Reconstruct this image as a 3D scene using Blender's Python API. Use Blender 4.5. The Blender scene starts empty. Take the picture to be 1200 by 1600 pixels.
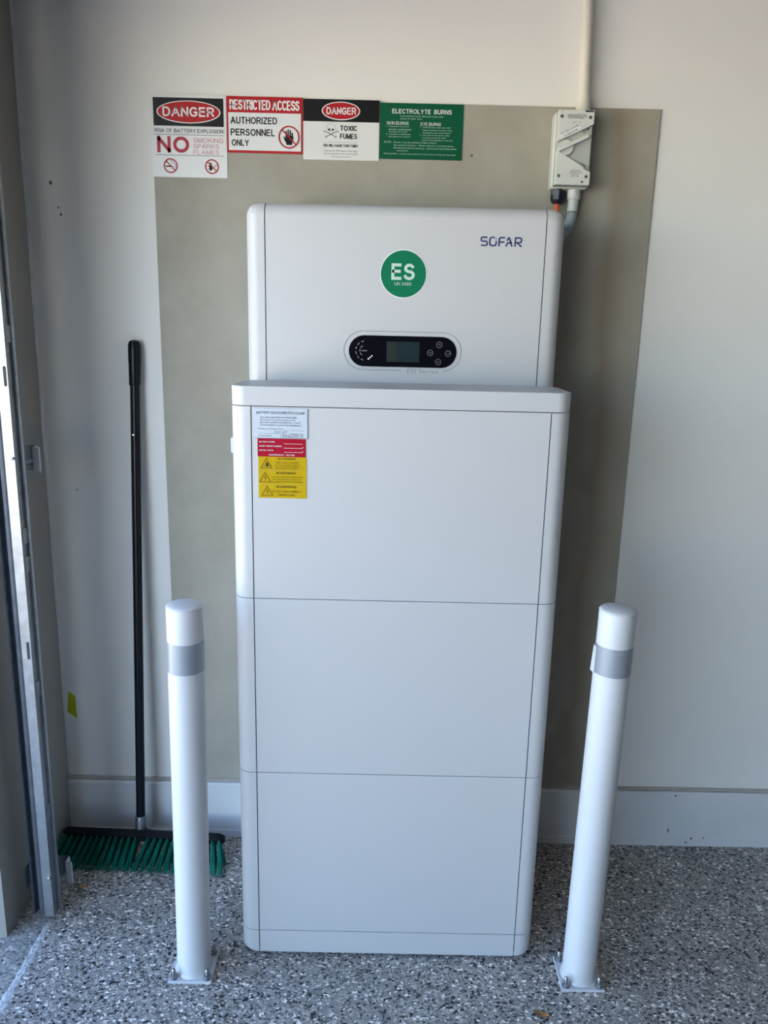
import bpy, bmesh, math, random
from mathutils import Vector, Matrix

random.seed(7)
SC = bpy.context.scene
COL = SC.collection
R = math.radians

# ------------------------------------------------------------------ camera
cam_d = bpy.data.cameras.new('camera')
cam = bpy.data.objects.new('camera', cam_d)
COL.objects.link(cam)
SC.camera = cam
cam_d.sensor_fit = 'VERTICAL'
cam_d.sensor_height = 24.0
cam_d.lens = 1225.27 / 1600.0 * 24.0
cam_d.clip_start = 0.02
CAM_POS = Vector((-0.0172, -2.0183, 1.4468))
YAW, PITCH, ROLL = 0.0045, 0.2301, 0.0231
fw = Vector((math.sin(YAW) * math.cos(PITCH), math.cos(YAW) * math.cos(PITCH), -math.sin(PITCH)))
rt = Vector((math.cos(YAW), -math.sin(YAW), 0))
up = rt.cross(fw)
r2 = rt * math.cos(ROLL) + up * math.sin(ROLL)
u2 = up * math.cos(ROLL) - rt * math.sin(ROLL)
cam.matrix_world = Matrix(((r2.x, u2.x, -fw.x, CAM_POS.x), (r2.y, u2.y, -fw.y, CAM_POS.y),
                           (r2.z, u2.z, -fw.z, CAM_POS.z), (0, 0, 0, 1)))

# ------------------------------------------------------------------ sky, sun, exposure
world = bpy.data.worlds.new('world')
SC.world = world
world.use_nodes = True
wn = world.node_tree.nodes
wl = world.node_tree.links
bg = wn['Background']
sky = wn.new('ShaderNodeTexSky')
sky.sky_type = 'NISHITA'
sky.sun_disc = False
sky.sun_elevation = R(52)
sky.sun_rotation = R(60)
sky.altitude = 30
sky.air_density = 1.0
sky.dust_density = 0.15
sky.ozone_density = 3.5
wl.new(sky.outputs['Color'], bg.inputs['Color'])
bg.inputs['Strength'].default_value = 0.70

sun_d = bpy.data.lights.new('sun', 'SUN')
sun_d.energy = 26.0
sun_d.color = (1.0, 0.88, 0.70)
sun_d.angle = R(0.6)
sun = bpy.data.objects.new('sun', sun_d)
COL.objects.link(sun)
sun.location = (3, 2, 6)
sun.rotation_euler = Vector((-0.50, -0.30, -0.85)).to_track_quat('-Z', 'Y').to_euler()

SC.view_settings.view_transform = 'Standard'
SC.view_settings.look = 'None'
SC.view_settings.exposure = 0.80
SC.view_settings.gamma = 1.0
SC.view_settings.use_curve_mapping = False
SC.cycles.use_denoising = True
SC.cycles.max_bounces = 10
SC.cycles.diffuse_bounces = 6


# ------------------------------------------------------------------ materials
MATS = {}


def mat(name, col, rough=0.5, metal=0.0, var=0.0, scale=20.0, bump=0.0, bscale=200.0, emis=0.0, spec=0.5, coat=0.0):
    m = bpy.data.materials.new(name)
    m.use_nodes = True
    nt = m.node_tree
    p = nt.nodes['Principled BSDF']
    p.inputs['Base Color'].default_value = (*col, 1)
    p.inputs['Roughness'].default_value = rough
    p.inputs['Metallic'].default_value = metal
    p.inputs['Specular IOR Level'].default_value = spec
    p.inputs['Coat Weight'].default_value = coat
    tc = nt.nodes.new('ShaderNodeTexCoord')
    if var > 0:
        n = nt.nodes.new('ShaderNodeTexNoise')
        n.inputs['Scale'].default_value = scale
        n.inputs['Detail'].default_value = 5
        nt.links.new(tc.outputs['Object'], n.inputs['Vector'])
        mr = nt.nodes.new('ShaderNodeMapRange')
        mr.inputs['From Min'].default_value = 0.3
        mr.inputs['From Max'].default_value = 0.7
        mr.inputs['To Min'].default_value = 1 - var
        mr.inputs['To Max'].default_value = 1 + var
        nt.links.new(n.outputs['Fac'], mr.inputs['Value'])
        mx = nt.nodes.new('ShaderNodeVectorMath')
        mx.operation = 'SCALE'
        mx.inputs[0].default_value = col
        nt.links.new(mr.outputs['Result'], mx.inputs['Scale'])
        nt.links.new(mx.outputs['Vector'], p.inputs['Base Color'])
    if bump > 0:
        n = nt.nodes.new('ShaderNodeTexNoise')
        n.inputs['Scale'].default_value = bscale
        n.inputs['Detail'].default_value = 3
        nt.links.new(tc.outputs['Object'], n.inputs['Vector'])
        b = nt.nodes.new('ShaderNodeBump')
        b.inputs['Strength'].default_value = bump
        b.inputs['Distance'].default_value = 0.002
        nt.links.new(n.outputs['Fac'], b.inputs['Height'])
        nt.links.new(b.outputs['Normal'], p.inputs['Normal'])
    if emis > 0:
        p.inputs['Emission Color'].default_value = (*col, 1)
        p.inputs['Emission Strength'].default_value = emis
    MATS[name] = m
    return m


def ramp(nt, stops, interp='LINEAR'):
    r = nt.nodes.new('ShaderNodeValToRGB')
    r.color_ramp.interpolation = interp
    el = r.color_ramp.elements
    while len(el) < len(stops):
        el.new(0.5)
    for e, (pos, c) in zip(el, stops):
        e.position = pos
        e.color = (*c, 1) if len(c) == 3 else c
    return r


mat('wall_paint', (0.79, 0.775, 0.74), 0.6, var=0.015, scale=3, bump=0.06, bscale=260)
mat('nib_shaded', (0.30, 0.283, 0.258), 0.75, var=0.05, scale=6, bump=0.25, bscale=180)  # warm grey render, darkened further for the shade on the return wall
mat('skirting_paint', (0.66, 0.67, 0.68), 0.45, var=0.05, scale=7, bump=0.05, bscale=60)
mat('sealant', (0.42, 0.39, 0.34), 0.7, var=0.12, scale=25, bump=0.3, bscale=90)
mat('caulk', (0.60, 0.60, 0.58), 0.6, var=0.08, scale=30, bump=0.4, bscale=70)
mat('ceiling_dark', (0.30, 0.29, 0.27), 0.7)  # unseen ceiling, toned dark to cut the bounce light
mat('unseen_wall_dark', (0.075, 0.062, 0.054), 0.85, var=0.15, scale=12)  # unseen walls, made very dark so they return little fill light
mat('driveway', (0.55, 0.51, 0.45), 0.9, var=0.08, scale=1.5)
mat('joint', (0.50, 0.51, 0.52), 0.85, var=0.4, scale=90, bump=0.8, bscale=220)
mat('white_coat', (0.535, 0.53, 0.53), 0.42, bump=0.015, bscale=900, spec=0.4)
mat('dark_gap', (0.03, 0.03, 0.045), 0.8)
mat('bollard_paint', (0.61, 0.61, 0.62), 0.36, bump=0.02, bscale=60)
mat('reflective', (0.33, 0.355, 0.39), 0.35, metal=0.3)
mat('zinc', (0.40, 0.41, 0.42), 0.28, metal=0.9, var=0.1, scale=90)
mat('galvanised', (0.36, 0.37, 0.385), 0.40, metal=0.85, var=0.12, scale=45, bump=0.08, bscale=120)
mat('galvanised_shaded', (0.15, 0.165, 0.19), 0.5, metal=0.6, var=0.15, scale=45, bump=0.08, bscale=120)  # darker galvanised copy: shade in the channel and behind the track put into colour
mat('clip_metal', (0.74, 0.76, 0.78), 0.45, metal=0.1)
mat('slot_dark', (0.06, 0.06, 0.06), 0.9)
mat('isolator_grey', (0.58, 0.59, 0.54), 0.45)
mat('isolator_light', (0.64, 0.65, 0.60), 0.45)
mat('isolator_recess', (0.43, 0.45, 0.41), 0.5)
mat('conduit_cream', (0.68, 0.65, 0.56), 0.45)
mat('conduit_grey', (0.55, 0.56, 0.55), 0.4)
mat('flex_grey', (0.36, 0.39, 0.40), 0.45)
mat('gland_black', (0.012, 0.014, 0.025), 0.35)
mat('cable_orange', (0.75, 0.11, 0.035), 0.5)
mat('black_plastic', (0.008, 0.008, 0.011), 0.28)
mat('broom_black', (0.006, 0.007, 0.010), 0.3, spec=0.25)
mat('broom_head_black', (0.008, 0.009, 0.011), 0.6, spec=0.2)
mat('bristle_green', (0.0, 0.16, 0.11), 0.6, var=0.25, scale=60, spec=0.25)
mat('display_black', (0.003, 0.003, 0.006), 0.15, spec=0.35)
mat('lcd', (0.008, 0.022, 0.026), 0.35, spec=0.25)
mat('lcd_edge', (0.022, 0.025, 0.022), 0.35, spec=0.25)
mat('led_white', (1, 1, 1), 0.4, emis=1.2)
mat('icon_grey', (0.20, 0.205, 0.21), 0.5)
mat('line_grey', (0.20, 0.22, 0.25), 0.5)
mat('print_grey', (0.30, 0.32, 0.35), 0.6)
mat('sofar_navy', (0.012, 0.02, 0.11), 0.4)
mat('dot_green', (0.10, 0.33, 0.22), 0.4)
mat('es_green', (0.0, 0.155, 0.068), 0.5, spec=0.2)
mat('es_print', (0.50, 0.64, 0.55), 0.5, spec=0.2)
mat('sign_white', (0.74, 0.74, 0.73), 0.33, var=0.02, scale=8)
mat('sign_black', (0.007, 0.007, 0.009), 0.4, spec=0.25)
mat('sign_red', (0.42, 0.010, 0.016), 0.45, spec=0.25)
mat('sign_red_faded', (0.42, 0.035, 0.055), 0.45, spec=0.25)
mat('sign_pink', (0.55, 0.17, 0.19), 0.4)
mat('sign_green', (0.0, 0.088, 0.040), 0.45, spec=0.25)
mat('print_pale_green', (0.42, 0.62, 0.50), 0.4)
mat('print_white', (0.80, 0.80, 0.78), 0.4)
mat('print_black', (0.010, 0.010, 0.012), 0.6, spec=0.2)
mat('label_paper', (0.54, 0.58, 0.63), 0.5, spec=0.2)
mat('label_edge', (0.13, 0.14, 0.20), 0.6)
mat('label_red', (0.36, 0.001, 0.020), 0.55, spec=0.15)
mat('label_yellow', (0.52, 0.34, 0.001), 0.55, spec=0.15)
mat('label_ink', (0.05, 0.06, 0.08), 0.6, spec=0.2)
mat('ink_brown', (0.05, 0.03, 0.002), 0.6, spec=0.2)
mat('tape_yellow', (0.42, 0.46, 0.01), 0.5)
mat('leaf_brown', (0.36, 0.17, 0.055), 0.7, var=0.3, scale=80)
mat('leaf_tan', (0.50, 0.30, 0.15), 0.7, var=0.2, scale=80)
mat('petal_pink', (0.60, 0.03, 0.22), 0.6)
mat('paint_chip', (0.12, 0.11, 0.10), 0.9)
mat('screw_dark', (0.10, 0.10, 0.09), 0.5, metal=0.5)


def flake_material(name, cols, tint):
    m = bpy.data.materials.new(name)
    m.use_nodes = True
    nt = m.node_tree
    p = nt.nodes['Principled BSDF']
    tc = nt.nodes.new('ShaderNodeTexCoord')
    nz = nt.nodes.new('ShaderNodeTexNoise')
    nz.inputs['Scale'].default_value = 90
    nt.links.new(tc.outputs['Object'], nz.inputs['Vector'])
    ad = nt.nodes.new('ShaderNodeMixRGB')
    ad.blend_type = 'ADD'
    ad.inputs['Fac'].default_value = 0.006
    nt.links.new(tc.outputs['Object'], ad.inputs['Color1'])
    nt.links.new(nz.outputs['Color'], ad.inputs['Color2'])

    def layer(scale, stops, metric):
        mp = nt.nodes.new('ShaderNodeMapping')
        mp.inputs['Rotation'].default_value = (0, 0, 0.6 + scale)
        mp.inputs['Scale'].default_value = (1, 1.35, 1)
        nt.links.new(ad.outputs['Color'], mp.inputs['Vector'])
        v = nt.nodes.new('ShaderNodeTexVoronoi')
        v.voronoi_dimensions = '2D'
        v.distance = metric
        v.inputs['Scale'].default_value = scale
        nt.links.new(mp.outputs['Vector'], v.inputs['Vector'])
        s = nt.nodes.new('ShaderNodeSeparateColor')
        nt.links.new(v.outputs['Color'], s.inputs['Color'])
        r = ramp(nt, stops, 'CONSTANT')
        nt.links.new(s.outputs[0], r.inputs['Fac'])
        return r, s, v
    a, sa, va = layer(150, cols, 'MANHATTAN')
    b, sb, vb = layer(290, cols, 'CHEBYCHEV')
    mk = ramp(nt, [(0.0, (0, 0, 0)), (0.52, (1, 1, 1))], 'CONSTANT')
    nt.links.new(sa.outputs[1], mk.inputs['Fac'])
    mx = nt.nodes.new('ShaderNodeMixRGB')
    nt.links.new(mk.outputs['Color'], mx.inputs['Fac'])
    nt.links.new(a.outputs['Color'], mx.inputs['Color1'])
    nt.links.new(b.outputs['Color'], mx.inputs['Color2'])
    # broad dust variation
    n2 = nt.nodes.new('ShaderNodeTexNoise')
    n2.inputs['Scale'].default_value = 5
    nt.links.new(tc.outputs['Object'], n2.inputs['Vector'])
    r2_ = ramp(nt, [(0.3, (0.9 * tint[0], 0.9 * tint[1], 0.9 * tint[2])), (0.7, (1.06 * tint[0], 1.06 * tint[1], 1.06 * tint[2]))])
    nt.links.new(n2.outputs['Fac'], r2_.inputs['Fac'])
    mu = nt.nodes.new('ShaderNodeMixRGB')
    mu.blend_type = 'MULTIPLY'
    mu.inputs['Fac'].default_value = 1
    nt.links.new(mx.outputs['Color'], mu.inputs['Color1'])
    nt.links.new(r2_.outputs['Color'], mu.inputs['Color2'])
    nt.links.new(mu.outputs['Color'], p.inputs['Base Color'])
    bp = nt.nodes.new('ShaderNodeBump')
    bp.inputs['Strength'].default_value = 0.35
    bp.inputs['Distance'].default_value = 0.0015
    nt.links.new(sa.outputs[2], bp.inputs['Height'])
    nt.links.new(bp.outputs['Normal'], p.inputs['Normal'])
    p.inputs['Roughness'].default_value = 0.42
    MATS[name] = m


FL = [(0.0, (0.012, 0.014, 0.02)), (0.11, (0.10, 0.102, 0.106)), (0.25, (0.24, 0.24, 0.24)),
      (0.60, (0.32, 0.32, 0.32)), (0.84, (0.45, 0.45, 0.45)), (0.92, (0.80, 0.80, 0.80))]
flake_material('flake_floor', FL, (1.28, 1.19, 1.10))
FL2 = [(0.0, (0.10, 0.10, 0.10)), (0.10, (0.22, 0.215, 0.20)), (0.3, (0.31, 0.305, 0.29)),
       (0.6, (0.38, 0.375, 0.36)), (0.85, (0.47, 0.46, 0.45)), (0.93, (0.66, 0.65, 0.63))]
flake_material('worn_floor', FL2, (1, 1, 1))


def board_material():
    m = bpy.data.materials.new('fibre_cement')
    m.use_nodes = True
    nt = m.node_tree
    p = nt.nodes['Principled BSDF']
    p.inputs['Roughness'].default_value = 0.72
    tc = nt.nodes.new('ShaderNodeTexCoord')
    n = nt.nodes.new('ShaderNodeTexNoise')
    n.inputs['Scale'].default_value = 4.5
    n.inputs['Detail'].default_value = 8
    n.inputs['Roughness'].default_value = 0.65
    nt.links.new(tc.outputs['Object'], n.inputs['Vector'])
    r = ramp(nt, [(0.30, (0.315, 0.290, 0.237)), (0.5, (0.36, 0.337, 0.280)), (0.72, (0.41, 0.385, 0.325))])
    nt.links.new(n.outputs['Fac'], r.inputs['Fac'])
    # brownish damp band down the right-hand edge (object x runs 0..1.2)
    sx = nt.nodes.new('ShaderNodeSeparateXYZ')
    nt.links.new(tc.outputs['Object'], sx.inputs['Vector'])
    n2 = nt.nodes.new('ShaderNodeTexNoise')
    n2.inputs['Scale'].default_value = 6
    nt.links.new(tc.outputs['Object'], n2.inputs['Vector'])
    ma = nt.nodes.new('ShaderNodeMath')
    ma.operation = 'MULTIPLY_ADD'
    ma.inputs[1].default_value = 0.07
    nt.links.new(n2.outputs['Fac'], ma.inputs[0])
    nt.links.new(sx.outputs['X'], ma.inputs[2])
    rb = ramp(nt, [(0.0, (0, 0, 0)), (0.5, (0, 0, 0)), (0.62, (0.75, 0.75, 0.75)), (0.8, (0.2, 0.2, 0.2)), (1.0, (0.1, 0.1, 0.1))])
    mr = nt.nodes.new('ShaderNodeMapRange')
    mr.inputs['From Min'].default_value = 0.97
    mr.inputs['From Max'].default_value = 1.25
    nt.links.new(ma.outputs[0], mr.inputs['Value'])
    nt.links.new(mr.outputs['Result'], rb.inputs['Fac'])
    mx = nt.nodes.new('ShaderNodeMixRGB')
    mx.inputs['Color2'].default_value = (0.27, 0.215, 0.155, 1)
    nt.links.new(rb.outputs['Color'], mx.inputs['Fac'])
    nt.links.new(r.outputs['Color'], mx.inputs['Color1'])
    nt.links.new(mx.outputs['Color'], p.inputs['Base Color'])
    MATS['fibre_cement'] = m


board_material()

# ------------------------------------------------------------------ building helpers
ORG = {}          # world position of every object's origin


def finish(mesh, smooth):
    if smooth:
        mesh.polygons.foreach_set('use_smooth', [True] * len(mesh.polygons))
        mesh.set_sharp_from_angle(angle=R(smooth if smooth is not True else 38))


def obj(name, bm, m, parent=None, org=None, smooth=False, wn_=False):
    """bm holds world coordinates; the object gets its origin at org (top level) or sits under parent."""
    o_w = Vector(ORG[parent]) if parent else Vector(org or (0, 0, 0))
    if parent:
        o_w = Vector(ORG[parent])
    for v in bm.verts:
        v.co -= o_w
    bmesh.ops.recalc_face_normals(bm, faces=bm.faces[:])
    me = bpy.data.meshes.new(name)
    bm.to_mesh(me)
    bm.free()
    me.materials.append(MATS[m])
    finish(me, smooth)
    o = bpy.data.objects.new(name, me)
    COL.objects.link(o)
    if parent:
        o.parent = bpy.data.objects[parent]
    else:
        o.location = o_w
    ORG[o.name] = tuple(o_w)
    if wn_:
        w = o.modifiers.new('weighted_normal', 'WEIGHTED_NORMAL')
        w.keep_sharp = True
    return o


def tag(o, label=None, cat=None, group=None, kind=None):
    if label:
        o['label'] = label
    if cat:
        o['category'] = cat
    if group:
        o['group'] = group
    if kind:
        o['kind'] = kind
    return o


def thing(name, loc, label, cat, group=None):
    o = bpy.data.objects.new(name, None)
    o.empty_display_size = 0.05
    COL.objects.link(o)
    o.location = loc
    ORG[o.name] = tuple(loc)
    tag(o, label, cat, group)
    return o


def B():
    return bmesh.new()


def box(bm, x0, x1, y0, y1, z0, z1):
    vs = [bm.verts.new((x, y, z)) for x in (x0, x1) for y in (y0, y1) for z in (z0, z1)]
    for f in ((0, 1, 3, 2), (4, 6, 7, 5), (0, 4, 5, 1), (2, 3, 7, 6), (0, 2, 6, 4), (1, 5, 7, 3)):
        bm.faces.new([vs[i] for i in f])
    return bm


def bevel(bm, edges, off, seg):
    if edges:
        bmesh.ops.bevel(bm, geom=list(edges), offset=off, segments=seg, profile=0.5, affect='EDGES', clamp_overlap=True)


def bbox_(x0, x1, y0, y1, z0, z1, b=0.002, seg=2):
    bm = box(B(), x0, x1, y0, y1, z0, z1)
    bevel(bm, bm.edges[:], b, seg)
    return bm


def prism(pts, y0, y1, bm=None):
    """pts: (x, z) polygon extruded from y0 to y1"""
    bm = bm or B()
    a = [bm.verts.new((x, y0, z)) for x, z in pts]
    b = [bm.verts.new((x, y1, z)) for x, z in pts]
    n = len(pts)
    bm.faces.new(a)
    bm.faces.new(b[::-1])
    for i in range(n):
        bm.faces.new((a[i], b[i], b[(i + 1) % n], a[(i + 1) % n]))
    return bm


def flat(polys, y, bm=None):
    bm = bm or B()
    for pts in polys:
        bm.faces.new([bm.verts.new((x, y, z)) for x, z in pts])
    return bm


def frame_axes(d):
    d = Vector(d).normalized()
    h = Vector((0, 0, 1)) if abs(d.z) < 0.9 else Vector((1, 0, 0))
    a = d.cross(h).normalized()
    return a, d.cross(a).normalized()


def tube(path, radii, seg=16, bm=None, caps=True):
    bm = bm or B()
    path = [Vector(p) for p in path]
    if not hasattr(radii, '__len__'):
        radii = [radii] * len(path)
    rings = []
    a, b = frame_axes(path[1] - path[0])
    for i, p in enumerate(path):
        t = (path[min(i + 1, len(path) - 1)] - path[max(i - 1, 0)]).normalized()
        a = (a - t * a.dot(t)).normalized()
        b = t.cross(a).normalized()
        rings.append([bm.verts.new(p + (a * math.cos(2 * math.pi * k / seg) + b * math.sin(2 * math.pi * k / seg)) * radii[i]) for k in range(seg)])
    for i in range(len(rings) - 1):
        for k in range(seg):
            bm.faces.new((rings[i][k], rings[i][(k + 1) % seg], rings[i + 1][(k + 1) % seg], rings[i + 1][k]))
    if caps:
        bm.faces.new(rings[0][::-1])
        bm.faces.new(rings[-1])
    return bm


def ellipse(cx, cz, a, b, n=48):
    return [(cx + a * math.cos(2 * math.pi * k / n), cz + b * math.sin(2 * math.pi * k / n)) for k in range(n)]


def ring_polys(cx, cz, r1, r0, n=40, a0=0.0, a1=2 * math.pi, asp=1.0):
    out = []
    for k in range(n):
        p, q = a0 + (a1 - a0) * k / n, a0 + (a1 - a0) * (k + 1) / n
        out.append([(cx + r1 * math.cos(p), cz + r1 * asp * math.sin(p)), (cx + r1 * math.cos(q), cz + r1 * asp * math.sin(q)),
                    (cx + r0 * math.cos(q), cz + r0 * asp * math.sin(q)), (cx + r0 * math.cos(p), cz + r0 * asp * math.sin(p))])
    return out


def stroke_polys(pts, w, closed=False):
    pts = [Vector(p) for p in pts]
    n = len(pts)
    L, Rr = [], []
    for i in range(n):
        if closed:
            p, q = pts[(i - 1) % n], pts[(i + 1) % n]
        else:
            p, q = pts[max(i - 1, 0)], pts[min(i + 1, n - 1)]
        d1 = (pts[i] - p).normalized() if (pts[i] - p).length > 1e-9 else (q - pts[i]).normalized()
        d2 = (q - pts[i]).normalized() if (q - pts[i]).length > 1e-9 else d1
        t = (d1 + d2)
        t = t.normalized() if t.length > 1e-6 else d1
        nrm = Vector((-t.y, t.x))
        k = max(0.4, abs(nrm.dot(Vector((-d1.y, d1.x)))))
        L.append(pts[i] + nrm * (w / 2 / k))
        Rr.append(pts[i] - nrm * (w / 2 / k))
    out = []
    for i in range(n if closed else n - 1):
        j = (i + 1) % n
        out.append([tuple(L[i]), tuple(L[j]), tuple(Rr[j]), tuple(Rr[i])])
    return out


def rect(x0, x1, z0, z1):
    return [(x0, z0), (x1, z0), (x1, z1), (x0, z1)]


# ------------------------------------------------------------------ block capitals built from strokes
def _arc(cx, cy, rx, ry, a0, a1, n=9):
    return [(cx + rx * math.cos(R(a0 + (a1 - a0) * k / n)), cy + ry * math.sin(R(a0 + (a1 - a0) * k / n))) for k in range(n + 1)]


def _glyphs():
    g = {}
    g['A'] = (0.74, [[(0, 0), (0.37, 1), (0.74, 0)], [(0.13, 0.34), (0.61, 0.34)]])
    g['B'] = (0.62, [[(0, 0), (0, 1), (0.36, 1)] + _arc(0.36, 0.76, 0.22, 0.24, 90, -90) + [(0, 0.52)], [(0.36, 0.52)] + _arc(0.38, 0.26, 0.24, 0.26, 90, -90) + [(0, 0)]])
    g['C'] = (0.68, [_arc(0.36, 0.5, 0.36, 0.5, 40, 320, 18)])
    g['D'] = (0.66, [[(0, 0), (0, 1), (0.28, 1)] + _arc(0.28, 0.5, 0.38, 0.5, 90, -90, 14) + [(0, 0)]])
    g['E'] = (0.56, [[(0.56, 0), (0, 0), (0, 1), (0.55, 1)], [(0, 0.53), (0.50, 0.53)]])
    g['F'] = (0.53, [[(0, 0), (0, 1), (0.53, 1)], [(0, 0.51), (0.47, 0.51)]])
    g['G'] = (0.72, [_arc(0.37, 0.5, 0.37, 0.5, 42, 318, 18) + [(0.68, 0.20), (0.68, 0.45), (0.40, 0.45)]])
    g['H'] = (0.62, [[(0, 0), (0, 1)], [(0.62, 0), (0.62, 1)], [(0, 0.52), (0.62, 0.52)]])
    g['I'] = (0.0, [[(0, 0), (0, 1)]])
    g['J'] = (0.42, [[(0.42, 1), (0.42, 0.22)] + _arc(0.21, 0.22, 0.21, 0.22, 0, -180)])
    g['K'] = (0.62, [[(0, 0), (0, 1)], [(0.60, 1), (0, 0.36)], [(0.22, 0.58), (0.62, 0)]])
    g['L'] = (0.50, [[(0, 1), (0, 0), (0.50, 0)]])
    g['M'] = (0.74, [[(0, 0), (0, 1), (0.37, 0.02), (0.74, 1), (0.74, 0)]])
    g['N'] = (0.62, [[(0, 0), (0, 1), (0.62, 0), (0.62, 1)]])
    g['O'] = (0.76, [_arc(0.38, 0.5, 0.38, 0.5, 90, 450, 26)])
    g['P'] = (0.60, [[(0, 0), (0, 1), (0.34, 1)] + _arc(0.34, 0.73, 0.26, 0.27, 90, -90) + [(0, 0.46)]])
    g['Q'] = (0.76, [_arc(0.38, 0.5, 0.38, 0.5, 90, 450, 26), [(0.46, 0.24), (0.74, -0.02)]])
    g['R'] = (0.64, [[(0, 0), (0, 1), (0.36, 1)] + _arc(0.36, 0.74, 0.25, 0.26, 90, -90) + [(0, 0.48)], [(0.34, 0.48), (0.64, 0)]])
    g['S'] = (0.60, [_arc(0.31, 0.74, 0.27, 0.26, 25, 180, 9) + _arc(0.31, 0.74, 0.27, 0.22, 190, 262, 4) + _arc(0.30, 0.27, 0.30, 0.25, 82, 0, 5) + _arc(0.30, 0.27, 0.30, 0.27, -10, -165, 9)])
    g['T'] = (0.60, [[(0, 1), (0.60, 1)], [(0.30, 1), (0.30, 0)]])
    g['U'] = (0.62, [[(0, 1), (0, 0.32)] + _arc(0.31, 0.32, 0.31, 0.32, 180, 360, 12) + [(0.62, 1)]])
    g['V'] = (0.68, [[(0, 1), (0.34, 0), (0.68, 1)]])
    g['W'] = (0.98, [[(0, 1), (0.245, 0), (0.49, 1), (0.735, 0), (0.98, 1)]])
    g['X'] = (0.66, [[(0, 0), (0.66, 1)], [(0, 1), (0.66, 0)]])
    g['Y'] = (0.66, [[(0, 1), (0.33, 0.45), (0.66, 1)], [(0.33, 0.45), (0.33, 0)]])
    g['Z'] = (0.60, [[(0.02, 1), (0.60, 1), (0, 0), (0.60, 0)]])
    g['0'] = (0.54, [_arc(0.27, 0.5, 0.27, 0.5, 90, 450, 20)])
    g['1'] = (0.24, [[(0, 0.78), (0.24, 1), (0.24, 0)]])
    g['2'] = (0.54, [_arc(0.27, 0.72, 0.26, 0.28, 170, -20, 9) + [(0, 0), (0.54, 0)]])
    g['3'] = (0.54, [_arc(0.26, 0.76, 0.23, 0.24, 160, -80, 9) + _arc(0.26, 0.27, 0.27, 0.27, 80, -160, 9)])
    g['4'] = (0.56, [[(0.42, 0), (0.42, 1), (0, 0.30), (0.56, 0.30)]])
    g['6'] = (0.54, [_arc(0.27, 0.32, 0.27, 0.32, 90, 450, 16), [(0.01, 0.34), (0.08, 0.75), (0.27, 0.98), (0.48, 0.90)]])
    g['8'] = (0.54, [_arc(0.27, 0.75, 0.23, 0.25, 90, 450, 14), _arc(0.27, 0.26, 0.27, 0.26, 90, 450, 14)])
    g['9'] = (0.54, [_arc(0.27, 0.68, 0.27, 0.32, 90, 450, 16), [(0.53, 0.66), (0.46, 0.25), (0.27, 0.02), (0.06, 0.10)]])
    g['5'] = (0.54, [[(0.50, 1), (0.10, 1), (0.05, 0.52)] + _arc(0.26, 0.33, 0.28, 0.33, 125, -160, 12)])
    g['7'] = (0.54, [[(0, 1), (0.54, 1), (0.20, 0)]])
    g['.'] = (0.02, [[(0.0, 0.0), (0.02, 0.0)]])
    g[':'] = (0.02, [[(0.0, 0.0), (0.02, 0.0)], [(0.0, 0.6), (0.02, 0.6)]])
    g['-'] = (0.30, [[(0, 0.45), (0.30, 0.45)]])
    g['/'] = (0.35, [[(0, 0), (0.35, 1)]])
    g['&'] = (0.68, [[(0.68, 0), (0.12, 0.72)] + _arc(0.29, 0.80, 0.19, 0.20, 200, -60, 9) + [(0.05, 0.36)] + _arc(0.27, 0.24, 0.26, 0.24, 150, 330, 9) + [(0.62, 0.42)]])
    return g


GLYPHS = _glyphs()


def caps(body, parent, m, x0, x1, z0, z1, y, wt=0.14, name='lettering', ang=0.0):
    """capitals stroked at wt x height, fitted to the box"""
    h = z1 - z0
    w = wt * h
    H = h - w
    sp = 0.11 + wt * 1.05
    adv, lines = 0.0, []
    for i, c in enumerate(body):
        if c == ' ':
            adv += 0.36
            continue
        gw, st_ = GLYPHS[c]
        for q in st_:
            run = [q[0]]
            for a, b, c_ in zip(q, q[1:], q[2:] + [None]):
                run.append(b)
                if c_ is not None:
                    d1, d2 = Vector(b) - Vector(a), Vector(c_) - Vector(b)
                    if d1.length > 1e-6 and d2.length > 1e-6 and d1.angle(d2) > R(95):
                        lines.append([(adv + px, pz) for px, pz in run])
                        run = [b]
            lines.append([(adv + px, pz) for px, pz in run])
        adv += gw + sp
    adv -= sp
    cx, cz = (x0 + x1) / 2, (z0 + z1) / 2
    sx = (x1 - x0 - w) / adv
    ca, sa = math.cos(ang), math.sin(ang)
    polys = []
    for q in lines:
        pts = [((px - adv / 2) * sx, (pz - 0.5) * H) for px, pz in q]
        # square ends
        for e0, e1 in ((0, 1), (-1, -2)):
            a, b = Vector(pts[e0]), Vector(pts[e1])
            closed = (Vector(pts[0]) - Vector(pts[-1])).length < 1e-6
            d = (a - b)
            if d.length > 0 and not closed:
                d.normalize()
                if abs(d.x) < 0.25 or abs(d.y) < 0.25 or (abs(d.y) > 0.5):
                    pts[e0] = tuple(a + d * (w / 2 if abs(d.x) < 0.9 and abs(d.y) > 0.9 else 0.25 * w))
        for p_ in stroke_polys(pts, w):
            polys.append([(cx + a_ * ca - b_ * sa, cz + a_ * sa + b_ * ca) for a_, b_ in p_])
    return obj(name, flat(polys, y), m, parent if isinstance(parent, str) else parent.name)


TEXTS = []


def h_small(z0, z1):
    return z1 - z0 < 0.006


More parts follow.
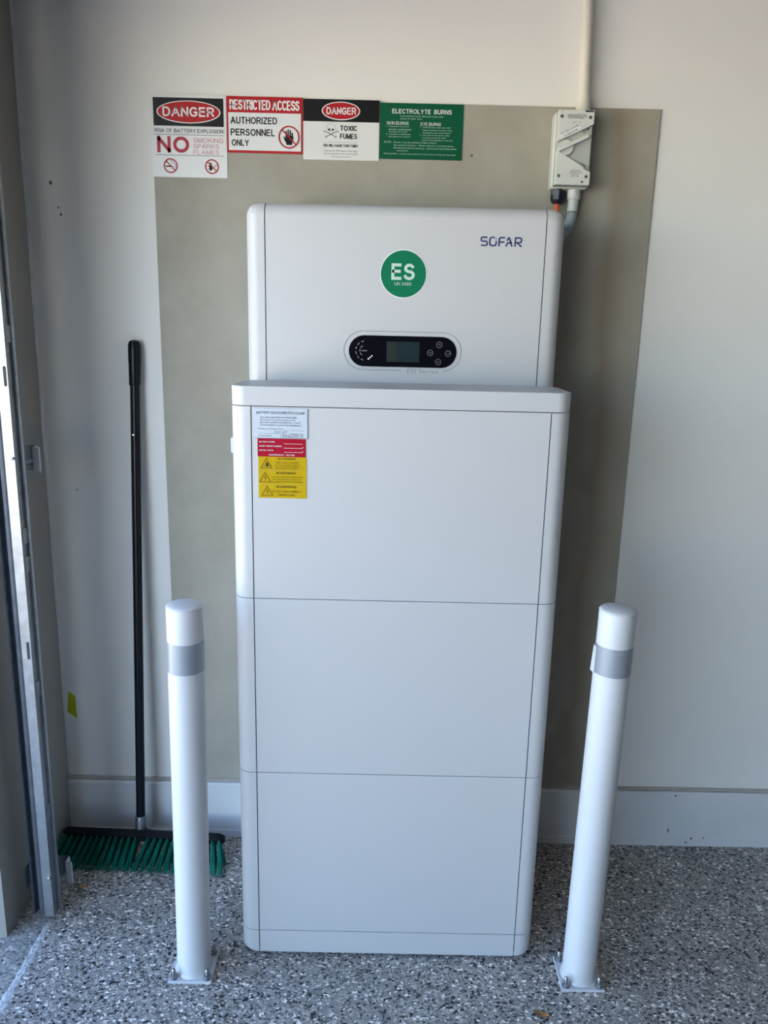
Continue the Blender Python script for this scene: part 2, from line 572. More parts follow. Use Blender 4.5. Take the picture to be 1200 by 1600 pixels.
def text(body, parent, m, x0, x1, z0, z1, y, bold=0.0, name='lettering', ang=0.0, keep=False):
    """flat print fitted to the box x0..x1, z0..z1 on a plane facing the room"""
    if all(c == ' ' or c in GLYPHS for c in body):
        caps(body, parent, m, x0, x1, z0, z1, y, 0.115 + 3.0 * bold if h_small(z0, z1) else 0.125 + 2.4 * bold, name, ang)
        return
    TEXTS.append((body, parent if isinstance(parent, str) else parent.name, m, x0, x1, z0, z1, y, bold, name, ang, keep))


def flush_texts():
    made = []
    for t in TEXTS:
        c = bpy.data.curves.new('text', 'FONT')
        c.body = t[0]
        c.resolution_u = 3
        c.offset = t[8]
        o = bpy.data.objects.new('text', c)
        COL.objects.link(o)
        made.append(o)
    dg = bpy.context.evaluated_depsgraph_get()
    dg.update()
    for o, t in zip(made, TEXTS):
        body, par, m, x0, x1, z0, z1, y, bold, name, ang, keep = t
        me = bpy.data.meshes.new_from_object(o.evaluated_get(dg))
        xs = [v.co.x for v in me.vertices]
        ys = [v.co.y for v in me.vertices]
        ax, bx, ay, by = min(xs), max(xs), min(ys), max(ys)
        sx, sz = (x1 - x0) / (bx - ax), (z1 - z0) / (by - ay)
        cx, cz = (x0 + x1) / 2, (z0 + z1) / 2
        ow = Vector(ORG[par])
        ca, sa = math.cos(ang), math.sin(ang)
        for v in me.vertices:
            px = (v.co.x - (ax + bx) / 2) * sx
            pz = (v.co.y - (ay + by) / 2) * sz
            v.co = Vector((cx + px * ca - pz * sa, y, cz + px * sa + pz * ca)) - ow
        me.name = name
        me.materials.clear()
        me.materials.append(MATS[m])
        n = bpy.data.objects.new(name, me)
        COL.objects.link(n)
        n.parent = bpy.data.objects[par]
        ORG[n.name] = tuple(ow)
    for o in made:
        c = o.data
        bpy.data.objects.remove(o)
        bpy.data.curves.remove(c)


# ------------------------------------------------------------------ the room
XW = -0.893            # inner face of the short wall beside the roller opening
YN = -0.415            # end of that wall
XR, YF, ZC = 4.2, -6.0, 2.62
XO = -1.16             # outer face


def struct(name, bm, m, org=(0, 0, 0), label=None, smooth=False):
    o = obj(name, bm, m, org=org, smooth=smooth)
    return tag(o, label, None, None, 'structure')


struct('floor', box(B(), -0.812, XR, YF, 0.0, -0.12, 0.0), 'flake_floor', label='grey flake epoxy garage floor')
struct('floor_threshold', box(B(), XO, -0.812, YF, 0.0, -0.12, 0.0), 'worn_floor', label='worn paler floor strip at the garage opening')
struct('wall_back', box(B(), XO, XR + 0.15, 0.0, 0.15, -0.12, ZC), 'wall_paint', label='white painted wall behind the battery')
wall_left = struct('wall_left', box(B(), XO, XW, YN, 0.0, 0.0, ZC), 'nib_shaded', label='short rendered return wall beside the opening')
struct('wall_left_header', box(B(), XO, XW, YF, YN, 2.10, ZC), 'wall_paint', label='wall above the garage opening')
struct('wall_left_jamb', box(B(), XO, XW, YF, -5.1, 0.0, 2.10), 'unseen_wall_dark', label='far jamb of the garage opening')
struct('wall_right', box(B(), XR, XR + 0.15, YF, 0.0, -0.12, ZC), 'unseen_wall_dark', label='far right garage wall')
struct('wall_front', box(B(), XO, XR + 0.15, YF - 0.15, YF, -0.12, ZC), 'unseen_wall_dark', label='garage wall behind the viewer')
struct('ceiling', box(B(), XO, XR + 0.15, YF - 0.15, 0.15, ZC, ZC + 0.2), 'ceiling_dark', label='unseen garage ceiling, darkened to bounce less light')
struct('driveway', box(B(), -32, XO, -24, 18, -0.14, -0.02), 'driveway', label='sunlit concrete driveway outside the opening')

# baseboard: cap with chamfered top, thin lower lip, beige sealant gap above it
SK = 0.1708
bm = B()
prof = [(0.0, 0.0), (-0.018, 0.0), (-0.018, 0.022), (-0.016, 0.024), (-0.016, SK - 0.006), (-0.011, SK), (0.0, SK)]
a = [bm.verts.new((XW, y, z)) for y, z in prof]
b = [bm.verts.new((XR, y, z)) for y, z in prof]
bm.faces.new(a)
bm.faces.new(b[::-1])
for i in range(len(prof)):
    j = (i + 1) % len(prof)
    bm.faces.new((a[i], a[j], b[j], b[i]))
struct('baseboard_back', bm, 'skirting_paint', label='wide white painted skirting board')
bm = bbox_(XW + 0.004, XR, -0.006, 0.0, SK, SK + 0.009, 0.002, 1)
struct('trim_1', bm, 'sealant', label='beige sealant line above the skirting')
# wobbly bead of caulk down the wall corner
bm = B()
prev = None
z = SK + 0.012
while z < 2.6:
    w = 0.0065 + 0.0025 * math.sin(z * 31) + random.uniform(-0.0012, 0.0012)
    d = 0.0045 + 0.0012 * math.sin(z * 17 + 1)
    cur = [bm.verts.new(p) for p in ((XW, 0, z), (XW, -d, z), (XW + w * 0.55, -d * 0.7, z), (XW + w, 0, z))]
    if prev:
        for i in range(4):
            bm.faces.new((prev[i], prev[(i + 1) % 4], cur[(i + 1) % 4], cur[i]))
    else:
        bm.faces.new(cur[::-1])
    prev = cur
    z += 0.03
bm.faces.new(prev)
struct('trim_2', bm, 'caulk', label='rough caulk bead in the wall corner', smooth=60)
# rough pale joint along the edge of the coated floor
bm = B()
prev = None
y = -0.375
while y > -3.0:
    c = -0.813 + 0.003 * math.sin(y * 9) + random.uniform(-0.001, 0.001)
    w = 0.0075 + 0.0035 * min(1.0, (-y - 0.375) * 6) + 0.0015 * math.sin(y * 43 + 2) + random.uniform(-0.0025, 0.0025)
    cur = [bm.verts.new(p) for p in ((c - w, y, 0.0), (c - w * 0.5, y, 0.0012 + random.uniform(0, 0.0008)), (c + w * 0.5, y, 0.0012 + random.uniform(0, 0.0008)), (c + w * random.uniform(0.8, 1.1), y, 0.0))]
    if prev:
        for i in range(3):
            bm.faces.new((prev[i], prev[i + 1], cur[i + 1], cur[i]))
    prev = cur
    y -= 0.006
struct('trim_3', bm, 'joint', label='rough whitish joint line along the floor edge')

# small chips knocked out of the wall paint
for x, z_, s in ((-0.829, 1.770, 0.0042), (-0.814, 1.714, 0.0022), (-0.809, 1.698, 0.0032), (-0.8158, 1.016, 0.002), (-0.545, 1.31, 0.0016)):
    bm = prism(ellipse(x, z_, s * 0.8, s * 1.2, 9), -0.0006, 0.0005)
    o = obj('paint_chip', bm, 'paint_chip', 'wall_back')
for x, z_, w, h in ((0.905, 0.025, 0.004, 0.002), (0.890, 0.013, 0.0045, 0.002), (0.94, 0.027, 0.002, 0.002), (0.845, 0.163, 0.0022, 0.0022), (0.835, 0.05, 0.0016, 0.007), (0.655, 0.155, 0.007, 0.0022)):
    bm = prism([(x - w, z_ - h * 0.4), (x + w * 0.6, z_ - h), (x + w, z_ + h * 0.5), (x - w * 0.3, z_ + h)], -0.0188, -0.0155)
    obj('paint_chip', bm, 'paint_chip', 'baseboard_back')

# ------------------------------------------------------------------ fibre cement sheet
BL, BR, BT = -0.5777, 0.6222, 1.9627
bm = box(B(), BL, BR, -0.006, -0.0004, SK + 0.010, BT)
bevel(bm, [e for e in bm.edges if abs(e.verts[0].co.y + 0.006) < 1e-6 and abs(e.verts[1].co.y + 0.006) < 1e-6], 0.0012, 2)
board = obj('backing_board', bm, 'fibre_cement', org=(BL, 0, SK + 0.006))
tag(board, 'grey-beige fibre cement sheet fixed to the wall behind the battery and signs', 'board')
for x, z_ in ((0.181, 1.852),):
    obj('screw', tube([(x, -0.0055, z_), (x, -0.0068, z_)], 0.003, 10), 'screw_dark', 'backing_board')

# ------------------------------------------------------------------ safety signs
YS0 = -0.0062
YS1 = -0.0078


class Sign:
    def __init__(s, name, x0, x1, z0, z1, base, label):
        s.x0, s.w, s.z1, s.h = x0, x1 - x0, z1, z1 - z0
        s.t = thing(name, ((x0 + x1) / 2, YS0, z0), label, 'sign')
        bm = box(B(), x0, x1, YS1, YS0, z0, z1)
        obj('panel', bm, base, s.t.name)
        s.y = YS1

    def X(s, u):
        return s.x0 + u * s.w

    def Z(s, v):
        return s.z1 - v * s.h

    def rect(s, name, m, u0, u1, v0, v1, lay):
        return obj(name, flat([rect(s.X(u0), s.X(u1), s.Z(v1), s.Z(v0))], s.y - 0.0004 * lay), m, s.t.name)

    def polys(s, name, m, polys, lay):
        return obj(name, flat(polys, s.y - 0.0004 * lay), m, s.t.name)

    def txt(s, body, m, u0, u1, v0, v1, lay=3, bold=0.0):
        text(body, s.t, m, s.X(u0), s.X(u1), s.Z(v1), s.Z(v0), s.y - 0.0004 * lay, bold)


def prohibition(s, cu, cv, r, w, lay=3):
    cx, cz = s.X(cu), s.Z(cv)
    p = ring_polys(cx, cz, r, r - w)
    k = (r - w * 0.5) * 0.7071
    p += stroke_polys([(cx - k, cz + k), (cx + k, cz - k)], w * 0.9)
    s.polys('prohibition_ring', 'sign_red', p, lay)
    return cx, cz


# 1: battery explosion
s = Sign('danger_sign', -0.5800, -0.4010, 1.7880, 1.9685, 'sign_white', 'white danger sign about battery explosion risk, tallest and leftmost on the board')
s.rect('header_band', 'sign_black', 0.04, 0.965, 0.035, 0.375, 1)
s.polys('oval_border', 'print_white', [ellipse(s.X(0.505), s.Z(0.205), 0.42 * s.w, 0.137 * s.h)], 2)
s.polys('oval', 'sign_red', [ellipse(s.X(0.505), s.Z(0.205), 0.405 * s.w, 0.126 * s.h)], 3)
s.txt('DANGER', 'print_white', 0.165, 0.845, 0.145, 0.262, 4, 0.022)
s.txt('RISK OF BATTERY EXPLOSION', 'print_black', 0.05, 0.955, 0.408, 0.455, 1, 0.008)
s.rect('rule', 'print_black', 0.05, 0.96, 0.478, 0.483, 1)
s.txt('NO', 'sign_red_faded', 0.075, 0.50, 0.50, 0.70, 1, 0.036)
s.txt('SMOKING', 'sign_pink', 0.555, 0.955, 0.515, 0.572, 1, 0.004)
s.txt('SPARKS', 'sign_pink', 0.555, 0.895, 0.588, 0.643, 1, 0.0)
s.txt('FLAMES', 'sign_pink', 0.555, 0.895, 0.662, 0.716, 1, 0.0)
s.rect('rule', 'print_black', 0.05, 0.96, 0.728, 0.733, 1)
cx, cz = prohibition(s, 0.245, 0.862, 0.0165, 0.0027, 3)
s.polys('cigarette_icon', 'print_black', [rect(cx - 0.0115, cx + 0.003, cz - 0.0025, cz + 0.0004)]
        + stroke_polys([(cx + 0.004, cz - 0.001), (cx + 0.011, cz - 0.001), (cx + 0.0105, cz + 0.004), (cx + 0.006, cz + 0.006), (cx + 0.007, cz + 0.0105), (cx + 0.001, cz + 0.012), (cx + 0.002, cz + 0.007), (cx + 0.005, cz + 0.005)], 0.0007), 1)
cx, cz = prohibition(s, 0.795, 0.862, 0.0165, 0.0027, 3)
s.polys('match_flame_icon', 'print_black', [[(cx - 0.003, cz - 0.010), (cx + 0.001, cz - 0.006), (cx + 0.001, cz + 0.001), (cx - 0.003, cz + 0.011), (cx - 0.005, cz + 0.003), (cx - 0.009, cz + 0.002), (cx - 0.006, cz - 0.002), (cx - 0.008, cz - 0.005)]]
        + stroke_polys([(cx + 0.002, cz - 0.004), (cx + 0.012, cz + 0.005)], 0.0012), 1)

# 2: restricted access
s = Sign('restricted_access_sign', -0.4003, -0.2213, 1.8455, 1.9685, 'sign_red', 'red and white restricted access sign with a stop hand')
s.rect('white_field', 'sign_white', 0.022, 0.978, 0.285, 0.955, 1)
s.txt('RESTRICTED ACCESS', 'print_white', 0.04, 0.96, 0.06, 0.235, 1, 0.014)
s.txt('AUTHORIZED', 'print_black', 0.05, 0.665, 0.362, 0.485, 2, 0.02)
s.txt('PERSONNEL', 'print_black', 0.05, 0.635, 0.572, 0.695, 2, 0.02)
s.txt('ONLY', 'print_black', 0.06, 0.29, 0.762, 0.878, 2, 0.02)
cx, cz = prohibition(s, 0.82, 0.705, 0.0250, 0.0031, 4)
hand = [[(cx - 0.009, cz - 0.004), (cx - 0.006, cz - 0.017), (cx + 0.007, cz - 0.017), (cx + 0.0105, cz - 0.002), (cx + 0.010, cz + 0.003), (cx - 0.0085, cz + 0.003)]]
for fx, top in ((-0.0066, 0.013), (-0.0018, 0.0165), (0.0030, 0.0150), (0.0076, 0.0095)):
    hand.append([(cx + fx - 0.0018, cz + 0.002), (cx + fx + 0.0018, cz + 0.002), (cx + fx + 0.0016, cz + top), (cx + fx, cz + top + 0.0014), (cx + fx - 0.0016, cz + top)])
hand.append([(cx - 0.0135, cz + 0.000), (cx - 0.0125, cz + 0.002), (cx - 0.0105, cz + 0.001), (cx - 0.007, cz - 0.007), (cx - 0.008, cz - 0.012)])
s.polys('hand_icon', 'print_black', hand, 2)

# 3: toxic fumes
s = Sign('toxic_fumes_sign', -0.2198, -0.0405, 1.8345, 1.9665, 'sign_white', 'black and white danger sign with skull and crossbones for toxic fumes')
s.rect('header_band', 'sign_black', 0.0, 1.0, 0.0, 0.365, 1)
s.polys('oval_border', 'print_white', [ellipse(s.X(0.495), s.Z(0.188), 0.252 * s.w, 0.152 * s.h)], 2)
s.polys('oval', 'sign_red', [ellipse(s.X(0.495), s.Z(0.188), 0.238 * s.w, 0.136 * s.h)], 3)
s.txt('DANGER', 'print_white', 0.305, 0.695, 0.130, 0.248, 4, 0.022)
sk = []
cx, cz = s.X(0.365), s.Z(0.47)
sk += stroke_polys([(cx + 0.0105 * math.cos(t), cz + 0.0095 * math.sin(t)) for t in [R(-35 + 250 * k / 22) for k in range(23)]], 0.0006)
sk += stroke_polys([(cx - 0.0092, cz - 0.0050), (cx - 0.006, cz - 0.0065), (cx - 0.005, cz - 0.0115), (cx, cz - 0.0135), (cx + 0.005, cz - 0.0115), (cx + 0.006, cz - 0.0065), (cx + 0.0092, cz - 0.0050)], 0.0006)
for sx in (-1, 1):
    sk += stroke_polys([(cx - sx * 0.0155, cz - 0.0065), (cx + sx * 0.012, cz - 0.0195)], 0.0022)
    sk += ring_polys(cx - sx * 0.0155, cz - 0.0055, 0.0018, 0.0011, 10) + ring_polys(cx - sx * 0.0165, cz - 0.0082, 0.0018, 0.0011, 10)
    sk += ring_polys(cx + sx * 0.0125, cz - 0.0185, 0.0018, 0.0011, 10) + ring_polys(cx + sx * 0.0115, cz - 0.0208, 0.0018, 0.0011, 10)
s.polys('skull_icon', 'print_grey', sk, 1)
s.polys('skull_eyes', 'print_black', [ellipse(cx - 0.0043, cz - 0.0036, 0.0027, 0.0022, 12), ellipse(cx + 0.0043, cz - 0.0036, 0.0027, 0.0022, 12), [(cx - 0.0014, cz - 0.009), (cx + 0.0014, cz - 0.009), (cx, cz - 0.006)]], 2)
s.txt('TOXIC', 'print_black', 0.485, 0.71, 0.425, 0.513, 2, 0.025)
s.txt('FUMES', 'print_black', 0.485, 0.713, 0.560, 0.646, 2, 0.014)
s.rect('rule', 'print_grey', 0.27, 0.72, 0.703, 0.708, 1)
s.txt('FIRE WILL CAUSE TOXIC FUMES', 'print_black', 0.265, 0.725, 0.738, 0.782, 1, 0.02)
s.txt('Appropriate PPE requirements apply', 'print_grey', 0.275, 0.72, 0.832, 0.868, 1, 0.01)
s.txt('for entering the room working with', 'print_grey', 0.275, 0.72, 0.880, 0.916, 1, 0.01)
s.txt('the battery systems', 'print_grey', 0.375, 0.62, 0.930, 0.966, 1, 0.01)

# 4: electrolyte burns
s = Sign('electrolyte_burns_sign', -0.0388, 0.1572, 1.8398, 1.9622, 'sign_green', 'green electrolyte burns first aid sign with white text')
G = 'print_pale_green'
s.txt('ELECTROLYTE  BURNS', 'print_white', 0.145, 0.86, 0.105, 0.185, 1, 0.015)
for body, u0, u1, v, h in (('Immediately wash affected areas with', 0.245, 0.76, 0.232, 0.034), ('plenty of water then.', 0.245, 0.51, 0.278, 0.034),
                           ('1.  If possible remove or', 0.075, 0.355, 0.418, 0.030), ('saturate contaminated', 0.105, 0.375, 0.466, 0.030),
                           ('clothing with water.', 0.105, 0.335, 0.512, 0.030), ('2.  If patient is distressed', 0.075, 0.37, 0.556, 0.030),
                           ('take patient to a doctor.', 0.105, 0.375, 0.600, 0.030),
                           ('1.  Immediately wash eye with', 0.485, 0.85, 0.424, 0.030), ('large amounts of water using', 0.515, 0.87, 0.472, 0.030),
                           ('emergency eye wash bottle.', 0.515, 0.855, 0.518, 0.030), ('2.  All cases of eye burns, after', 0.485, 0.85, 0.562, 0.030),
                           ('receiving first aid, take', 0.515, 0.80, 0.608, 0.030), ('patient immediately to a doctor.', 0.515, 0.89, 0.652, 0.030),
                           ('NOTE   Doctor must be advised of type of burn:', 0.055, 0.69, 0.700, 0.036),
                           ('(a) Lead/acid battery - dilute sulphuric acid electrolyte.', 0.17, 0.90, 0.752, 0.034),
                           ('(b) Nickel/cadmium battery - potassium hydroxide alkali', 0.17, 0.93, 0.802, 0.034), ('electrolyte.', 0.21, 0.35, 0.850, 0.030),
                           ('PRECAUTION:  1. Always wear protective clothing when working with electrolyte.', 0.055, 0.93, 0.908, 0.030)):
    s.txt(body, G, u0, u1, v - h / 2, v + h / 2, 1, 0.004)
s.txt('SKIN BURNS', 'print_white', 0.08, 0.345, 0.330, 0.385, 1, 0.0)
s.txt('EYE BURNS', 'print_white', 0.49, 0.735, 0.335, 0.392, 1, 0.0)

# ------------------------------------------------------------------ white cabinets
SEAM = 0.2998
HW = 0.342
GAP = 0.0011


def side_edges(bm, test):
    return [e for e in bm.edges if test(e.verts[0].co, e.verts[1].co)]


def cabinet(t, cx, y0, y1, z0, z1, plan_r=0.030, eb=0.0012, round_all=False, bottom_r=0.0, seams=True):
    """a box with rounded upright edges, cut into a front panel and two end covers"""
    if bottom_r:
        bm = B()
        out = []
        for qx, qy, a0 in ((cx + HW - plan_r, y1 - plan_r, 0), (cx - HW + plan_r, y1 - plan_r, 90), (cx - HW + plan_r, y0 + plan_r, 180), (cx + HW - plan_r, y0 + plan_r, 270)):
            out += [(qx + plan_r * math.cos(R(a0 + 90 * k / 8)), qy + plan_r * math.sin(R(a0 + 90 * k / 8))) for k in range(9)]
        lv = [(z0 + bottom_r * (1 - math.cos(R(15 * k))), bottom_r * (1 - math.sin(R(15 * k)))) for k in range(7)] + [(z1 - eb, 0.0), (z1, eb)]
        rings_ = [[bm.verts.new((cx + (x - cx) * (HW - ins) / HW, y, z_)) for x, y in out] for z_, ins in lv]
        for a_, b_ in zip(rings_, rings_[1:]):
            for k in range(len(out)):
                bm.faces.new((a_[k], a_[(k + 1) % len(out)], b_[(k + 1) % len(out)], b_[k]))
        bm.faces.new(rings_[0][::-1])
        bm.faces.new(rings_[-1])
    else:
        bm = box(B(), cx - HW, cx + HW, y0, y1, z0, z1)
    if bottom_r:
        pass
    elif round_all:
        bevel(bm, [e for e in bm.edges if not (abs(e.verts[0].co.y - y1) < 1e-6 and abs(e.verts[1].co.y - y1) < 1e-6)
                   and not (abs(e.verts[0].co.z - z0) < 1e-6 and abs(e.verts[1].co.z - z0) < 1e-6)], plan_r, 8)
    else:
        bevel(bm, side_edges(bm, lambda a, b: abs(a.x - b.x) < 1e-6 and abs(a.y - b.y) < 1e-6 and abs(a.z - b.z) > 1e-3), plan_r, 8)
        es = [e for e in bm.edges if len(e.link_faces) == 2 and sum(abs(f.normal.z) > 0.95 for f in e.link_faces) == 1]
        bevel(bm, es, eb, 2)
    if not seams:
        obj('cover', bm, 'white_coat', t.name, smooth=30, wn_=True)
        return
    for k, name in ((-1, 'end_cover'), (0, 'front_panel'), (1, 'end_cover')):
        c = bm.copy()
        cuts = []
        if k <= 0:
            cuts.append((cx - SEAM + (GAP if k == 0 else -GAP), 1 if k == -1 else -1))
        if k >= 0:
            cuts.append((cx + SEAM - (GAP if k == 0 else -GAP), -1 if k == 1 else 1))
        for px, sgn in cuts:
            bmesh.ops.bisect_plane(c, geom=c.verts[:] + c.edges[:] + c.faces[:], plane_co=(px, 0, 0), plane_no=(sgn, 0, 0), clear_outer=True)
            ed = [e for e in c.edges if e.is_boundary]
            bmesh.ops.holes_fill(c, edges=ed)
        obj(name, c, 'white_coat', t.name, smooth=30, wn_=True)
    bm.free()
    core = box(B(), cx - SEAM - 0.02, cx + SEAM + 0.02, y0 + 0.004, y1 - 0.004, z0 + (0.012 if bottom_r else 0.003), z1 - (0.012 if round_all else 0.003))
    if round_all:
        bevel(core, core.edges[:], 0.024, 6)
    obj('inner_core', core, 'dark_gap', t.name)


CXB = 0.0199
YB, YBK = -0.4514, -0.2700
ZB = (0.008, 0.0669, 0.4784, 0.8869, 1.2903, 1.3298)
g = 0.0005
# plinth
t = thing('equipment_plinth', (CXB, (YB + YBK) / 2, 0), 'low white plinth on the speckled floor under the stack of batteries', 'plinth')
cabinet(t, CXB, YB, YBK, ZB[0], ZB[1] - g, bottom_r=0.012)
for x in (-0.27, 0.27):
    for y in (YB + 0.05, YBK - 0.05):
        obj('foot', tube([(CXB + x, y, 0), (CXB + x, y, 0.012)], 0.018, 14), 'black_plastic', t.name)
labels = ('bottom white battery module, plain fronted, resting on the plinth',
          'middle white battery module of the stack, plain fronted',
          'top white battery module with white, red and yellow stickers')
mods = []
for i in range(3):
    t = thing('battery_module', (CXB, (YB + YBK) / 2, ZB[i + 1]), labels[i], 'battery', 'battery modules in the front stack')
    cabinet(t, CXB, YB, YBK, ZB[i + 1] + g, ZB[i + 2] - g)
    mods.append(t)
obj('side_lug', bbox_(CXB - HW - 0.006, CXB - HW + 0.002, -0.418, -0.385, 1.190, 1.222, 0.002, 2), 'white_coat', mods[2].name, smooth=True)
t = thing('top_cover', (CXB, (YB + YBK) / 2, ZB[4]), 'white top cover closing the battery stack in front of the inverter', 'cover')
cabinet(t, CXB, YB, YBK, ZB[4] + g, ZB[5], eb=0.0018, seams=False)

# rear stack that carries the inverter, tucked behind the front one
YI, YIK = -0.2567, -0.078
CXI = 0.0230
t = thing('equipment_plinth', (CXI, (YI + YIK) / 2, 0), 'white plinth of the rear stack, hidden behind the front stack', 'plinth')
cabinet(t, CXI, YI, YIK, ZB[0], ZB[1] - g, bottom_r=0.012)
for x in (-0.27, 0.27):
    for y in (YI + 0.05, YIK - 0.05):
        obj('foot', tube([(CXI + x, y, 0), (CXI + x, y, 0.012)], 0.018, 14), 'black_plastic', t.name)
for i, w in enumerate(('lowest', 'middle', 'highest')):
    t = thing('battery_module', (CXI, (YI + YIK) / 2, ZB[i + 1]), w + ' white battery module of the rear stack, hidden below the inverter', 'battery', 'battery modules in the rear stack')
    cabinet(t, CXI, YI, YIK, ZB[i + 1] + g, ZB[i + 2] - g)

# inverter
ZI = 1.7025
inv = thing('inverter', (CXI, (YI + YIK) / 2, ZB[4]), 'white inverter with small black display and round green sticker, above the batteries', 'inverter')
cabinet(inv, CXI, YI, YIK, ZB[4] + g, ZI, plan_r=0.027, round_all=True)

yf = YI - 0.0006
es = obj('round_sticker', flat([ellipse(0.0206, 1.5614, 0.0505, 0.0505, 64)], yf), 'print_white', inv.name)
es['label'] = 'round green energy storage sticker'
obj('sticker_face', flat([ellipse(0.0206, 1.5614, 0.0487, 0.0487, 64)], yf - 0.0004), 'es_green', es.name)
text('ES', es, 'es_print', -0.0052, 0.0452, 1.5490, 1.5830, yf - 0.0008, 0.025)
text('UN 3480', es, 'es_print', 0.0020, 0.0382, 1.5375, 1.5445, yf - 0.0008, 0.0)

# maker's name, drawn in rounded strokes
lg = []
x0, zb, h, w = 0.1843, 1.6240, 0.0165, 0.0029


def gl(pts, ox, sc=0.0135):
    return [(x0 + ox + px * sc, zb + pz * h) for px, pz in pts]


lg += stroke_polys(gl([(1.0, 1.0), (0.2, 1.0), (0.02, 0.9), (0.0, 0.76), (0.04, 0.6), (0.2, 0.52), (0.8, 0.50), (0.98, 0.40), (1.02, 0.25), (0.96, 0.08), (0.8, 0.0), (0.0, 0.0)], 0.0), w)
lg += stroke_polys(gl([(0.72, 1.0), (0.25, 1.0), (0.05, 0.88), (0.0, 0.7), (0.0, 0.28), (0.06, 0.1), (0.25, 0.0), (0.78, 0.0), (0.96, 0.1), (1.02, 0.28), (1.02, 0.6)], 0.0188), w)
lg += stroke_polys(gl([(0.95, 1.0), (0.25, 1.0), (0.05, 0.9), (0.0, 0.72), (0.0, -0.08)], 0.0385), w)
lg += stroke_polys(gl([(0.08, 0.45), (0.9, 0.45)], 0.0385), w)
lg += stroke_polys(gl([(0.35, 0.62), (0.52, 0.92), (0.62, 1.0), (0.72, 0.92), (1.15, -0.08)], 0.0505, 0.0138), w)
lg += stroke_polys(gl([(0.0, -0.08), (0.2, 0.32), (0.3, 0.38), (0.92, 0.38)], 0.0535), w)
lg += stroke_polys(gl([(0.0, -0.08), (0.0, 0.9), (0.05, 1.0), (0.75, 1.0), (0.95, 0.9), (1.0, 0.7), (0.92, 0.5), (0.7, 0.42), (0.25, 0.42), (1.05, -0.08)], 0.0730), w)
obj('maker_name', flat(lg, yf), 'sofar_navy', inv.name)
obj('name_dot', flat([rect(x0 + 0.0300, x0 + 0.0330, zb + 0.0125, zb + 0.0160)], yf), 'dot_green', inv.name)

# display
DX, DZ, DA, DH = 0.0234, 1.3975, 0.1183, 0.0335


def stadium(cx, cz, a, r, n=20):
    pts = []
    for k in range(n + 1):
        t_ = -math.pi / 2 + math.pi * k / n
        pts.append((cx + a - r + r * math.cos(t_), cz + r * math.sin(t_)))
    for k in range(n + 1):
        t_ = math.pi / 2 + math.pi * k / n
        pts.append((cx - a + r + r * math.cos(t_), cz + r * math.sin(t_)))
    return pts


st = stadium(DX, DZ + 0.001, 0.1290, 0.0415)
# outline open at the bottom right for the series name
outline = [(0.114, st[0][1])] + st + [(0.022, st[0][1])]
outline = [p for p in outline if not (p[1] < DZ - 0.0400 and 0.0225 < p[0] < 0.1135)]
obj('outline', flat(stroke_polys(outline, 0.0013), yf), 'line_grey', inv.name)
text('ESI Series', inv, 'print_grey', 0.0345, 0.1035, 1.3515, 1.3612, yf, 0.0)
disp = obj('display_panel', prism(stadium(DX, DZ, DA, DH), yf - 0.0012, YI + 0.0015), 'display_black', inv.name)
disp['label'] = 'glossy black display panel'
yd = yf - 0.0016
scr = obj('screen', flat([rect(-0.0118, 0.0605, DZ - 0.0225, DZ + 0.0215)], yd), 'lcd', disp.name)
obj('screen_tint', flat([rect(-0.0118, 0.009, DZ - 0.0225, DZ + 0.0215)], yd - 0.0003), 'lcd_edge', disp.name)
for (bx, bz), ic in zip(((0.1036, DZ + 0.0165), (0.0840, DZ - 0.0012), (0.1234, DZ - 0.002), (0.1022, DZ - 0.0205)), ('up', 'back', 'enter', 'down')):
    p = ring_polys(bx, bz, 0.0066, 0.0056, 24)
    if ic == 'up':
        p += stroke_polys([(bx - 0.0028, bz - 0.0012), (bx, bz + 0.0016), (bx + 0.0028, bz - 0.0012)], 0.0009)
    elif ic == 'down':
        p += stroke_polys([(bx - 0.0028, bz + 0.0012), (bx, bz - 0.0016), (bx + 0.0028, bz + 0.0012)], 0.0009)
    elif ic == 'back':
        p += stroke_polys([(bx - 0.003, bz + 0.001), (bx + 0.001, bz + 0.001), (bx + 0.0028, bz), (bx + 0.001, bz - 0.002), (bx - 0.001, bz - 0.002)], 0.0009)
    else:
        p += stroke_polys([(bx + 0.003, bz + 0.002), (bx + 0.003, bz - 0.0005), (bx - 0.003, bz - 0.0005)], 0.0009)
    obj('button', flat(p, yd), 'icon_grey', disp.name)
gx, gz = -0.0590, DZ + 0.0005
p = []
for k in range(6):
    a0 = R(98 + 29 * k)
    p += ring_polys(gx, gz, 0.0215, 0.0197, 5, a0, a0 + R(17))
for k in range(3):
    a0 = R(118 + 43 * k)
    p += ring_polys(gx, gz, 0.0125, 0.0107, 5, a0, a0 + R(30))
p.append(rect(gx - 0.008, gx + 0.004, gz - 0.0012, gz + 0.0008))
obj('gauge_marks', flat(p, yd), 'icon_grey', disp.name)
for k in range(3):
    obj('status_light', flat([ellipse(gx + 0.0075 + 0.0038 * k, gz - 0.0175 + 0.0033 * k, 0.0015 - 0.0002 * k, 0.0012, 8)], yd), 'led_white', disp.name)

# ------------------------------------------------------------------ stickers on the top battery module
yb = YB - 0.0006
top = mods[2]
lab = obj('shutdown_label', box(B(), -0.2738, -0.1660, YB - 0.0010, YB + 0.0002, 1.2268, 1.2866), 'label_edge', top.name)
lab['label'] = 'white shutdown procedure sticker with handwriting'
obj('label_face', flat([rect(-0.2738, -0.1672, 1.2276, 1.2866)], YB - 0.0014), 'label_paper', lab.name)
yl = YB - 0.0018
lx0, lw, lz1, lh = -0.2738, 0.1078, 1.2866, 0.0598


